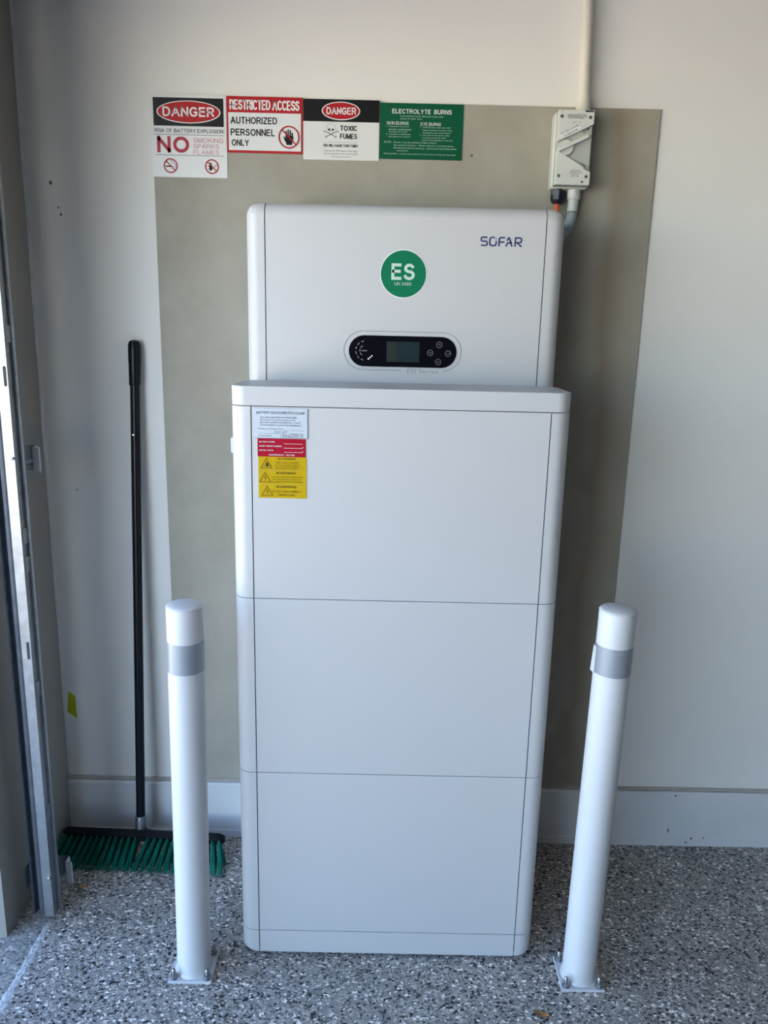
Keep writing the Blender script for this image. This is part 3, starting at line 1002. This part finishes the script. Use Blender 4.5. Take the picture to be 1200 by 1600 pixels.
def ltxt(body, u0, u1, v0, v1, bold=0.0):
    text(body, lab, 'label_ink', lx0 + u0 * lw, lx0 + u1 * lw, lz1 - v1 * lh, lz1 - v0 * lh, yl, bold)


ltxt('BATTERY SHUTDOWN PROCEDURE', 0.045, 0.945, 0.10, 0.185, 0.0)
ltxt('Turn off the BATTERY AC ISOLATORS', 0.11, 0.79, 0.270, 0.325, 0.0)
ltxt('(AC Supply & Essential Loads) on the', 0.11, 0.765, 0.355, 0.410, 0.0)
ltxt('BATTERY SUPPLY & ESSENTIAL LOADS', 0.11, 0.86, 0.440, 0.495, 0.0)
ltxt('Circuit breakers located in the Switchboard.', 0.11, 0.88, 0.522, 0.580, 0.0)
ltxt('Manufacturer/Supplier Name:', 0.07, 0.55, 0.660, 0.710, 0.0)
ltxt('Contact Number:', 0.07, 0.34, 0.885, 0.935, 0.0)
ltxt('S O F A R', 0.37, 0.60, 0.745, 0.815, 0.0)
pr = []
for u0, u1, v in ((0.57, 0.92, 0.725), (0.07, 0.92, 0.838), (0.50, 0.92, 0.965)):
    pr.append(rect(lx0 + u0 * lw, lx0 + u1 * lw, lz1 - v * lh - 0.0002, lz1 - v * lh + 0.0002))
obj('rule', flat(pr, yl), 'label_ink', lab.name)
# handwritten contact number: pen strokes
hw = []
hx, hz, hs = lx0 + 0.475 * lw, lz1 - 0.945 * lh, 0.0050
for i, pts in enumerate((((0.4, 1), (0.4, 0)), ((0, 1), (0.8, 0.9), (0.3, 0.5), (0.8, 0.2), (0, 0)), ((0.1, 0.6), (0.6, 0.7), (0.7, 0.2), (0.2, 0.1), (0.1, 0.6)),
                         ((0.1, 0.5), (0.6, 0.6), (0.7, 0.1), (0.2, 0.0), (0.1, 0.5)), ((0, 1), (0.7, 1.1), (0.6, 0.6), (0, 0.1), (0.8, 0.1)), ((0, 1), (0.7, 1.1), (0.6, 0.6), (0, 0.1), (0.8, 0.1)),
                         ((0, 0), (0, 1.1), (0.4, 0.4), (0.8, 1.1), (0.8, 0)), ((0.4, 1), (0.4, 0)), ((0, 1), (0.8, 0.9), (0.3, 0.55), (0.8, 0.25), (0, 0)))):
    hw += stroke_polys([(hx + (i * 1.05 + px) * hs, hz + pz * hs) for px, pz in pts], 0.0007)
obj('handwriting', flat(hw, yl), 'label_ink', lab.name)

lab = obj('rating_label', box(B(), -0.2676, -0.1706, YB - 0.0009, YB + 0.0002, 1.1895, 1.2262), 'label_red', top.name)
lab['label'] = 'red rating sticker with white text'
yl = YB - 0.0014
for body, x1, z_ in (('BATTERY SYSTEM', -0.2330, 1.2195), ('SHORT CIRCUIT CURRENT', -0.2180, 1.2110), ('MAX D.C. VOLTS', -0.2365, 1.2025)):
    text(body, lab, 'print_white', -0.2640, x1, z_ - 0.0014, z_ + 0.0014, yl, 0.012)
text('HAZARDOUS D.C.  VOLTAGE', lab, 'print_white', -0.2450, -0.1930, 1.1920, 1.1950, yl, 0.015)
obj('rule', flat([rect(-0.2145, -0.1770, z_ - 0.0004, z_ + 0.0002) for z_ in (1.2162, 1.2076, 1.1992)], yl), 'print_white', lab.name)
text('A', lab, 'print_white', -0.1778, -0.1752, 1.2080, 1.2106, yl, 0.015)
text('V', lab, 'print_white', -0.1778, -0.1752, 1.1996, 1.2022, yl, 0.015)
for i, (z1_, z0_) in enumerate(((1.1893, 1.1612), (1.1608, 1.1326), (1.1322, 1.1043))):
    lab = obj('warning_label', box(B(), -0.2666, -0.1692, YB - 0.0009, YB + 0.0002, z0_, z1_), 'label_yellow', top.name)
    lab['label'] = ('yellow arc flash warning sticker', 'yellow isolator warning sticker', 'yellow do-not-disconnect warning sticker')[i]
    tx, tz = (-0.2500, -0.2530, -0.2490)[i], z0_ + 0.0050
    a, hh = 0.0112, 0.0195
    tri = [(tx - a, tz), (tx + a, tz), (tx, tz + hh)]
    obj('triangle', flat(stroke_polys(tri, 0.0011, True), yl), 'ink_brown', lab.name)
    if i == 0:
        ic = [[(tx - 0.001, tz + 0.003), (tx + 0.005, tz + 0.003), (tx + 0.003, tz + 0.011), (tx - 0.001, tz + 0.012)], [(tx - 0.0045, tz + 0.003), (tx - 0.003, tz + 0.003), (tx - 0.0025, tz + 0.009)]]
    else:
        ic = stroke_polys([(tx + 0.001, tz + 0.0140), (tx - 0.0015, tz + 0.0085), (tx + 0.0018, tz + 0.0085), (tx, tz + 0.0030)], 0.0011)
    obj('hazard_icon', flat(ic, yl), 'ink_brown', lab.name)
    if i == 0:
        L = (('WARNING', -0.2275, -0.1910, 0.0222, 0.0262, 0.02), ('ARC FLASH HAZARD', -0.2310, -0.1850, 0.0150, 0.0182, 0.0),
             ('ARC FLASH HAZARD IS PRESENT', -0.2330, -0.1820, 0.0108, 0.0130, 0.0), ('FOLLOW THE REQUIREMENTS', -0.2330, -0.1830, 0.0072, 0.0094, 0.0), ('WHEN WORKING ON EQUIPMENT', -0.2330, -0.1850, 0.0034, 0.0056, 0.0))
    elif i == 1:
        L = (('WARNING', -0.2310, -0.1905, 0.0212, 0.0262, 0.02), ('BATTERY SYSTEM D.C ISOLATORS', -0.2400, -0.1780, 0.0140, 0.0166, 0.0),
             ('MUST BE OPERATED TO ISOLATE', -0.2380, -0.1810, 0.0092, 0.0118, 0.0), ('THE COMPLETE BATTERY SYSTEM CABLES', -0.2410, -0.1765, 0.0042, 0.0068, 0.0))
    else:
        L = (('WARNING', -0.2310, -0.1895, 0.0212, 0.0258, 0.03), ('DO NOT DISCONNECT', -0.2395, -0.1800, 0.0118, 0.0160, 0.0), ('UNDER LOAD', -0.2280, -0.1925, 0.0044, 0.0086, 0.0))
    for body, xa, xb, za, zb_, bo in L:
        text(body, lab, 'ink_brown', xa, xb, z0_ + za, z0_ + zb_, yl, bo)

# ------------------------------------------------------------------ isolator switch
ix0, ix1, iz0, iz1 = 0.3690, 0.4500, 1.7800, 1.9405
iso = thing('isolator_switch', ((ix0 + ix1) / 2, -0.0062, iz0 - 0.006), 'grey weatherproof isolator switch with angled lever, top right of the board', 'isolator switch')
bm = box(B(), ix0 - 0.003, ix1 + 0.003, -0.046, -0.0062, iz0 - 0.004, iz1 + 0.002)
bevel(bm, bm.edges[:], 0.006, 3)
obj('housing', bm, 'isolator_grey', iso.name, smooth=40)
bm = box(B(), ix0 + 0.0005, ix1 - 0.0005, -0.0665, -0.044, iz0 + 0.0005, iz1 - 0.0005)
bevel(bm, bm.edges[:], 0.002, 2)
obj('recess_plate', bm, 'isolator_recess', iso.name)
iw, ih = ix1 - ix0, iz1 - iz0


def IP(fx, fz):
    return (ix0 + fx * iw, iz1 - fz * ih)


for pts in ([(0, 0), (0, 0.43), (0.06, 0.41), (1, 0.19), (1, 0)], [(0, 0.54), (0, 1), (1, 1), (1, 0.82), (0.79, 0.79), (0.79, 0.75), (0.05, 0.545)]):
    bm = prism([IP(*q) for q in pts], -0.075, -0.060)
    bevel(bm, bm.edges[:], 0.0012, 2)
    obj('cover_plate', bm, 'isolator_light', iso.name)
kx, kz = IP(0.27, 0.495)
obj('switch_knob', tube([(kx, -0.060, kz), (kx, -0.0715, kz), (kx, -0.0725, kz)], [0.0172, 0.0172, 0.0160], 28), 'isolator_grey', iso.name, smooth=True)
bm = prism([IP(*q) for q in [(0.03, 0.515), (0.85, 0.322), (0.88, 0.365), (0.07, 0.558)]], -0.0805, -0.064)
bevel(bm, bm.edges[:], 0.001, 2)
obj('lever', bm, 'isolator_light', iso.name)
for fx, fz in ((0.085, 0.093), (0.885, 0.10), (0.10, 0.88), (0.885, 0.885)):
    x, z_ = IP(fx, fz)
    sc = obj('screw_recess', tube([(x, -0.0748, z_), (x, -0.0756, z_)], 0.0045, 16), 'isolator_recess', iso.name)
    obj('screw', tube([(x, -0.0752, z_), (x, -0.0762, z_)], 0.0031, 12), 'screw_dark', sc.name)
q = [IP(0.02, 0.315), IP(0.575, 0.175), IP(0.64, 0.245), IP(0.095, 0.385)]
q = [q[3], q[2], q[1], q[0]]
stk = obj('sticker', prism(q, -0.0757, -0.0748), 'print_white', iso.name)
stk['label'] = 'white sticker tilted across the isolator'
an = math.atan2(0.14 * ih, 0.555 * iw)
x, z_ = IP(0.325, 0.262)
text('BATTERY SYSTEM', stk, 'label_ink', x - 0.0222, x + 0.0222, z_ - 0.0018, z_ + 0.0018, -0.0761, 0.015, ang=an)
x, z_ = IP(0.355, 0.305)
text('A.C ISOLATOR', stk, 'label_ink', x - 0.0170, x + 0.0170, z_ - 0.0018, z_ + 0.0018, -0.0761, 0.015, ang=an)
x, z_ = IP(0.76, 0.275)
text('O', iso, 'print_black', x - 0.0030, x + 0.0030, z_ - 0.0030, z_ + 0.0030, -0.0670, 0.02, ang=0.3)
x, z_ = IP(0.875, 0.245)
text('OFF', iso, 'print_black', x - 0.0048, x + 0.0048, z_ - 0.0026, z_ + 0.0026, -0.0670, 0.01, ang=0.45)
x, z_ = IP(0.80, 0.715)
text('I ON', iso, 'print_black', x - 0.0065, x + 0.0065, z_ - 0.0022, z_ + 0.0022, -0.0670, 0.02, ang=-0.5)
yi_ = -0.0754
obj('maker_plate', flat([rect(ix0 + 0.735 * iw, ix0 + 0.97 * iw, iz1 - 0.032 * ih, iz1 - 0.008 * ih)], yi_), 'label_ink', iso.name)
for body, f0, f1, v in (('WARNING: DISCONNECT SUPPLY', 0.24, 0.79, 0.070), ('BEFORE REMOVING THE COVER', 0.25, 0.79, 0.090), ('LOCKABLE IN OFF POSITION', 0.26, 0.70, 0.110),
                        ('63A  2P', 0.40, 0.62, 0.168), ('AS/NZS 60947.3', 0.43, 0.70, 0.808), ('UTILISATION AC-21A', 0.40, 0.74, 0.833), ('Ui 500V  IP66', 0.46, 0.67, 0.858), ('690V  50Hz', 0.45, 0.67, 0.883)):
    text(body, iso, 'label_ink', ix0 + f0 * iw, ix0 + f1 * iw, iz1 - (v + 0.008) * ih, iz1 - (v - 0.008) * ih, yi_, 0.0)
text('IEC', iso, 'label_ink', ix0 + 0.05 * iw, ix0 + 0.13 * iw, iz1 - 0.026 * ih, iz1 - 0.012 * ih, yi_)
obj('triangle_mark', flat([[IP(0.73, 0.968), IP(0.83, 0.968), IP(0.78, 0.935)]], yi_), 'label_ink', iso.name)

# fittings and cables around it
def catmull(c, n):
    out = []
    for i in range(len(c) - 1):
        p0, p1, p2, p3 = c[max(i - 1, 0)], c[i], c[i + 1], c[min(i + 2, len(c) - 1)]
        for k in range(n):
            s_ = k / n
            out.append(0.5 * ((2 * p1) + (p2 - p0) * s_ + (2 * p0 - 5 * p1 + 4 * p2 - p3) * s_ ** 2 + (3 * p1 - p0 - 3 * p2 + p3) * s_ ** 3))
    out.append(c[-1])
    return out


def catm(c):
    return catmull([Vector(q_) for q_ in c], 6)


t = thing('conduit', (0.4335, -0.026, 1.9425), 'cream plastic conduit rising up the wall from the isolator', 'conduit')
top_c, bot_c = Vector((0.4120, -0.026, ZC)), Vector((0.4335, -0.026, 1.965))
obj('pipe', tube([bot_c, top_c], 0.0133, 24), 'conduit_cream', t.name, smooth=True)
bm = B()
N = 48
path = [(1.9425, 0.0170), (1.962, 0.0170), (1.966, 0.0155), (1.980, 0.0150)]
rings = []
for z_, r_ in path:
    rings.append([bm.verts.new((0.4335 + (r_ * (1 - (0.045 if (k // 2) % 2 else 0) * (r_ > 0.0165))) * math.cos(2 * math.pi * k / N), -0.026 + r_ * math.sin(2 * math.pi * k / N), z_)) for k in range(N)])
for i in range(len(rings) - 1):
    for k in range(N):
        bm.faces.new((rings[i][k], rings[i][(k + 1) % N], rings[i + 1][(k + 1) % N], rings[i + 1][k]))
bm.faces.new(rings[0][::-1])
bm.faces.new(rings[-1])
obj('adaptor', bm, 'conduit_cream', t.name, smooth=50)

t = thing('cable_gland', (0.386, -0.030, 1.740), 'black cable gland with an orange cable under the isolator', 'cable gland')
gx_, gy_ = 0.3868, -0.030
obj('thread', tube([(gx_, gy_, 1.772), (gx_, gy_, 1.7765)], 0.0125, 16), 'gland_black', t.name)
obj('lock_nut', tube([(gx_, gy_, 1.7635), (gx_, gy_, 1.7735)], 0.0165, 6), 'gland_black', t.name)
obj('dome_nut', tube([(gx_, gy_, 1.7640), (gx_, gy_, 1.7530), (gx_, gy_, 1.7465), (gx_, gy_, 1.7440)], [0.0165, 0.0165, 0.0135, 0.009], 8), 'gland_black', t.name)
obj('orange_cable', tube(catm([(gx_, gy_, 1.7450), (gx_ + 0.0004, gy_, 1.72), (gx_, gy_ + 0.002, 1.68), (gx_ - 0.004, gy_ + 0.006, 1.62), (gx_ - 0.02, gy_ + 0.008, 1.52), (gx_ - 0.04, gy_ + 0.004, 1.42), (gx_ - 0.05, gy_ - 0.012, 1.36), (gx_ - 0.055, gy_ - 0.034, 1.34), (gx_ - 0.056, gy_ - 0.0475, 1.337)]), 0.0058, 12), 'cable_orange', t.name, smooth=True)

t = thing('flexible_conduit', (0.4258, -0.030, 1.776), 'grey corrugated flexible conduit bending from the isolator behind the inverter', 'conduit')
fx_, fy_ = 0.4258, -0.030
obj('adaptor_nut', tube([(fx_, fy_, 1.7765), (fx_, fy_, 1.7570), (fx_, fy_, 1.7545)], [0.0158, 0.0158, 0.0145], 20), 'conduit_grey', t.name, smooth=30)
obj('adaptor_sleeve', tube([(fx_, fy_, 1.7560), (fx_ - 0.0006, fy_, 1.7280)], [0.0127, 0.0127], 20), 'conduit_grey', t.name, smooth=30)
ctrl = [Vector(p_) for p_ in ((fx_ - 0.0006, fy_, 1.735), (fx_ - 0.001, fy_, 1.722), (fx_ - 0.005, fy_ - 0.008, 1.708), (fx_ - 0.014, fy_ - 0.018, 1.690), (fx_ - 0.030, fy_ - 0.028, 1.668), (fx_ - 0.052, fy_ - 0.031, 1.640), (fx_ - 0.072, fy_ - 0.032, 1.59), (fx_ - 0.080, fy_ - 0.032, 1.53))]


cp = catmull(ctrl, 60)
# even spacing for the corrugation
pts, acc = [cp[0]], 0.0
for a, b in zip(cp, cp[1:]):
    acc += (b - a).length
    if acc >= 0.00125:
        pts.append(b)
        acc = 0
obj('corrugated_hose', tube(pts, [0.0112 + 0.0011 * (1 if (i // 2) % 2 else -1) for i in range(len(pts))], 18), 'flex_grey', t.name, smooth=60)


# ------------------------------------------------------------------ bollards
def bollard(bx, by, tx, ty, ztop, band, label, flap):
    t = thing('bollard', (bx, by, 0), label, 'bollard', 'white steel bollards in front of the batteries')
    ax = lambda z_: Vector((bx + tx * z_, by + ty * z_, z_))
    s_ = 0.0973 / 2
    bm = box(B(), bx - s_, bx + s_, by - s_, by + s_, 0.0, 0.006)
    bevel(bm, bm.edges[:], 0.0012, 2)
    obj('base_plate', bm, 'bollard_paint', t.name)
    rr = 0.038
    post = tube([ax(0.005), ax(0.008), ax(0.014), ax(ztop * 0.5), ax(ztop)], [0.0425, 0.041, rr, rr, rr], 48)
    obj('post', post, 'bollard_paint', t.name, smooth=35)
    dome = []
    rad = []
    for k in range(9):
        a_ = k / 8 * math.pi / 2
        dome.append(ax(ztop + 0.0005 + 0.009 * math.sin(a_)))
        rad.append(max(0.0004, rr * 1.006 * math.cos(a_)))
    obj('dome_cap', tube(dome, rad, 48), 'bollard_paint', t.name, smooth=35)
    z0_, z1_ = band
    obj('reflective_band', tube([ax(z0_), ax(z1_)], rr + 0.0006, 48), 'reflective', t.name, smooth=35)
    if flap:
        c0 = ax(z0_ - 0.001)
        bm = B()
        rows = []
        for zz in (z0_ - 0.002, z1_ - 0.006):
            c_ = ax(zz)
            lift = 0.0042 if zz < (z0_ + z1_) / 2 else 0.0015
            row = []
            for k in range(6):
                a_ = R(190 - 5 * k)
                r_ = rr + 0.001 + lift * (k / 5) ** 2
                row.append((c_.x + r_ * math.cos(a_), c_.y + r_ * math.sin(a_), zz))
            rows.append(row)
        for off in (0, 0.0006):
            vs = [[bm.verts.new((p_[0] - off, p_[1], p_[2])) for p_ in row] for row in rows]
            for k in range(5):
                bm.faces.new((vs[0][k], vs[0][k + 1], vs[1][k + 1], vs[1][k]))
        obj('band_end_flap', bm, 'bollard_paint', t.name)
    for sx in (-1, 1):
        for sy in (-1, 1):
            x, y = bx + sx * 0.0375, by + sy * 0.0375
            n_ = obj('bolt', tube([(x, y, 0.0055), (x, y, 0.0280), (x, y, 0.0300)], [0.0046, 0.0046, 0.0030], 12), 'zinc', t.name, smooth=40)
            obj('washer', tube([(x, y, 0.006), (x, y, 0.0080)], 0.0092, 18), 'zinc', n_.name)
            obj('nut', tube([(x, y, 0.0080), (x, y, 0.0165)], 0.0082, 6), 'zinc', n_.name)


bollard(-0.4236, -0.4941, 0.0077, 0.0065, 0.8800, (0.7414, 0.8073), 'white round bollard with silver band, between the broom and the batteries', False)
bollard(0.4634, -0.4955, 0.0135, -0.0004, 0.8935, (0.7590, 0.8210), 'white round bollard with silver band, right of the batteries', True)

# ------------------------------------------------------------------ broom
br = thing('broom', (-0.66, -0.10, 0), 'black handled push broom with green bristles leaning in the corner', 'broom')
hb, ht = Vector((-0.6668, -0.0860, 0.088)), Vector((-0.6405, -0.0170, 1.4045))
ln = (ht - hb).length
hv = (ht - hb).normalized()
P_ = lambda d: hb + hv * d
obj('handle', tube([P_(0.0), P_(ln - 0.10)], 0.0121, 24), 'broom_black', br.name, smooth=True)
gp = obj('grip', tube([P_(ln - 0.112), P_(ln - 0.110), P_(ln - 0.060), P_(ln - 0.035), P_(ln - 0.012), P_(ln - 0.004), P_(ln)],
         [0.0138, 0.0145, 0.0150, 0.0158, 0.0158, 0.0130, 0.0060], 24), 'broom_black', br.name, smooth=40)
obj('grip_ring', tube([P_(ln - 0.052), P_(ln - 0.050)], 0.01605, 24), 'broom_head_black', gp.name)
sp = P_(ln - 0.235)
obj('spring_button', tube([sp + Vector((-0.002, -0.0110, 0)), sp + Vector((-0.002, -0.0135, 0))], 0.0022, 10), 'zinc', br.name)
obj('collar', tube([P_(-0.022), P_(0.0), P_(0.016), P_(0.024)], [0.0150, 0.0152, 0.0150, 0.0135], 24), 'zinc', br.name, smooth=35)
# head: runs along the wall, right end a little nearer the room
hl, hr_ = Vector((-0.8820, -0.0900, 0)), Vector((-0.4300, -0.1080, 0))
hx_ = (hr_ - hl).normalized()
hy_ = Vector((-hx_.y, hx_.x, 0))
# the leaning handle tips the head, so the bristles fan out towards the room
ha = (hy_ * -0.75 + Vector((0, 0, -0.66))).normalized()      # bristle direction
hp = (hy_ * -0.66 + Vector((0, 0, 0.75))).normalized()       # across the head
HC = Vector((0, 0.004, 0.0560))
bm = B()
sec = [(-0.022, 0.011), (-0.020, -0.008), (-0.010, -0.012), (0.010, -0.012), (0.020, -0.008), (0.022, 0.011)]
rows = []
for d, sc_ in ((0.0, 0.55), (0.008, 0.9), (0.022, 1.0), (0.195, 1.0), (0.212, 1.2), (0.236, 1.2), (0.256, 1.0), (0.43, 1.0), (0.444, 0.9), (0.4523, 0.55)):
    rows.append([bm.verts.new(hl + HC + hx_ * d + hp * u_ * min(sc_, 1.0) + ha * (w_ * (sc_ if w_ < 0 else min(sc_, 1.0)))) for u_, w_ in sec])
for a, b in zip(rows, rows[1:]):
    for k in range(6):
        bm.faces.new((a[k], a[(k + 1) % 6], b[(k + 1) % 6], b[k]))
bm.faces.new(rows[0][::-1])
bm.faces.new(rows[-1])
obj('head', bm, 'broom_head_black', br.name, smooth=50)
obj('socket', tube([P_(-0.040), P_(-0.020), P_(-0.012)], [0.021, 0.0165, 0.0145], 18), 'broom_head_black', br.name, smooth=40)


def tuft(root, side, n, spread, seed):
    """a bundle of splayed bristles ending on the floor"""
    rnd = random.Random(seed)
    bm = B()
    ln_ = root.z / 0.66 * 0.985
    for i in range(n):
        f = (i + 0.5) / n - 0.5
        p0 = root + hx_ * (f * 0.005) + hp * rnd.uniform(-0.0025, 0.0025)
        tip = root + ha * (ln_ * rnd.uniform(0.95, 1.0)) + hx_ * (side + f * spread + rnd.uniform(-0.001, 0.001)) + hy_ * rnd.uniform(-0.006, 0.004)
        tip.z = max(0.0012, min(tip.z, 0.006))
        a_, b_ = frame_axes(tip - p0)
        vs0 = [bm.verts.new(p0 + (a_ * math.cos(q_) + b_ * math.sin(q_)) * 0.0012) for q_ in (0, 2.094, 4.189)]
        vs1 = [bm.verts.new(tip + (a_ * math.cos(q_) + b_ * math.sin(q_)) * 0.0009) for q_ in (0, 2.094, 4.189)]
        for k in range(3):
            bm.faces.new((vs0[k], vs0[(k + 1) % 3], vs1[(k + 1) % 3], vs1[k]))
        bm.faces.new(vs1)
    return bm


NT = 25
for row, u_ in enumerate((0.014, 0.0, -0.014)):
    for i in range(NT):
        if i == 12:
            continue
        d = 0.012 + 0.428 * i / (NT - 1)
        side = -0.026 + 0.020 * (i / 11) if i < 12 else -0.024 + 0.042 * ((i - 13) / 11)
        root = hl + HC + hx_ * d + hp * u_ + ha * 0.009
        obj('bristle_tuft', tuft(root, side, 11, 0.015, i * 7 + row * 100), 'bristle_green', br.name)

# ------------------------------------------------------------------ door track
trk = thing('door_track', (-0.825, -0.345, 0), 'galvanised steel roller door track standing beside the opening', 'door track')


def sheet(path, th, z0_, z1_):
    """thin folded sheet: plan polyline extruded upward"""
    bm = B()
    pts_ = [Vector(p_) for p_ in path]
    quads = stroke_polys(path, th)
    for q_ in quads:
        lo = [bm.verts.new((x, y, z0_)) for x, y in q_]
        hi = [bm.verts.new((x, y, z1_)) for x, y in q_]
        bm.faces.new(lo[::-1])
        bm.faces.new(hi)
        for k in range(4):
            bm.faces.new((lo[k], lo[(k + 1) % 4], hi[(k + 1) % 4], hi[k]))
    return bm


ZT = 2.35
# angle with the slotted front face
obj('slotted_angle', sheet([(-0.8245, -0.357), (-0.8040, -0.357), (-0.8035, -0.334)], 0.0022, 0.012, ZT), 'galvanised', trk.name)
# rear flange that catches the light on its rolled edge
obj('rear_flange', sheet([(-0.8030, -0.334), (-0.7965, -0.335), (-0.7950, -0.332), (-0.7955, -0.328)], 0.0020, 0.005, ZT), 'galvanised', trk.name)
# rolled guide channel on the opening side
ch = [(-0.8245, -0.357), (-0.8285, -0.352), (-0.8330, -0.349), (-0.8385, -0.350), (-0.8420, -0.345), (-0.8435, -0.336), (-0.8480, -0.333), (-0.8510, -0.338), (-0.8525, -0.350), (-0.8545, -0.353)]
obj('guide_channel', sheet(ch, 0.0020, 0.012, ZT), 'galvanised_shaded', trk.name)
for zc_, x_ in ((1.3312, -0.8085), (0.7163, -0.8095), (1.95, -0.8085)):
    p_ = [(x_ + 0.0032 * math.cos(t_) * (1), zc_ + (0.018 if math.sin(t_) >= 0 else -0.018) + 0.0032 * math.sin(t_)) for t_ in [2 * math.pi * k / 16 for k in range(16)]]
    obj('slot', prism(p_, -0.3587, -0.3560), 'slot_dark', trk.name)
for zc_ in (1.1577, 0.1206):
    bz_ = obj('bolt_head', tube([(-0.8065, -0.3575, zc_), (-0.8065, -0.3610, zc_), (-0.8065, -0.3622, zc_)], [0.0036, 0.0036, 0.0018], 12), 'zinc', trk.name, smooth=40)
# wall brackets: plate on the wall and a lip folded out behind the track
for z0_, z1_ in ((1.112, 1.170), (0.045, 0.103)):
    b_ = obj('wall_bracket', sheet([(XW + 0.0015, -0.300), (XW + 0.0015, -0.250), (-0.830, -0.250), (-0.8010, -0.250)], 0.0030, z0_, z1_), 'galvanised_shaded', trk.name)
    obj('bracket_lip', sheet([(-0.8005, -0.252), (-0.8000, -0.274), (-0.7850, -0.276)], 0.0030, z0_, z1_), 'clip_metal', b_.name)
    obj('bracket_arm', sheet([(-0.8010, -0.330), (-0.8005, -0.275)], 0.002, (z0_ + z1_) / 2 - 0.004, (z0_ + z1_) / 2 + 0.004), 'galvanised', b_.name)
# stiffening gussets inside the angle
for z0_ in (0.90, 0.965, 1.40, 0.60, 0.28):
    obj('gusset', sheet([(-0.8030, -0.352), (-0.8000, -0.336)], 0.0016, z0_, z0_ + 0.035), 'galvanised', trk.name)

# ------------------------------------------------------------------ odds and ends
bm = prism([(-0.8783, 0.4404), (-0.8600, 0.4253), (-0.8585, 0.3586), (-0.8850, 0.3777)], -0.0009, -0.0001)
tp = obj('tape_scrap', bm, 'tape_yellow', org=(-0.871, 0, 0.36))
tag(tp, 'scrap of yellow-green tape stuck low on the wall beside the broom', 'tape')


def leaf(name, cx, cy, ang, length, width, m, label, cat='leaf', curl=0.004, pts5=False):
    bm = B()
    n = 8
    up_, dn = [], []
    rot = Matrix.Rotation(ang, 3, 'Z')
    for lay in (0, 1):
        L_, M_, R_ = [], [], []
        for k in range(n + 1):
            s_ = k / n
            w_ = width * math.sin(math.pi * min(1, s_ * 0.94 + 0.03)) ** 0.8 * (1 + (0.25 * math.sin(s_ * 19) if pts5 else 0))
            zc_ = 0.0012 + curl * (2 * s_ - 1) ** 2 + lay * 0.0005
            for arr, sx in ((L_, -1), (M_, 0), (R_, 1)):
                v = rot @ Vector(((s_ - 0.5) * length, sx * w_ / 2, 0))
                arr.append(bm.verts.new((cx + v.x, cy + v.y, zc_ + (0.0022 if sx else 0.0))))
        for k in range(n):
            bm.faces.new((L_[k], L_[k + 1], M_[k + 1], M_[k]))
            bm.faces.new((M_[k], M_[k + 1], R_[k + 1], R_[k]))
    o = obj(name, bm, m, org=(cx, cy, 0), smooth=60)
    return tag(o, label, cat)


leaf('dry_leaf', 0.3560, -0.6080, -0.35, 0.034, 0.014, 'leaf_brown', 'curled brown dry leaf on the floor near the right bollard')
leaf('dry_leaf', -0.7750, -0.2420, 0.5, 0.017, 0.013, 'leaf_tan', 'tiny tan leaf crumb on the floor in front of the broom', pts5=True)
leaf('flower_petal', -0.9020, -0.4480, 0.9, 0.022, 0.007, 'petal_pink', 'small pink petal on the floor at the end of the return wall', 'petal')

flush_texts()
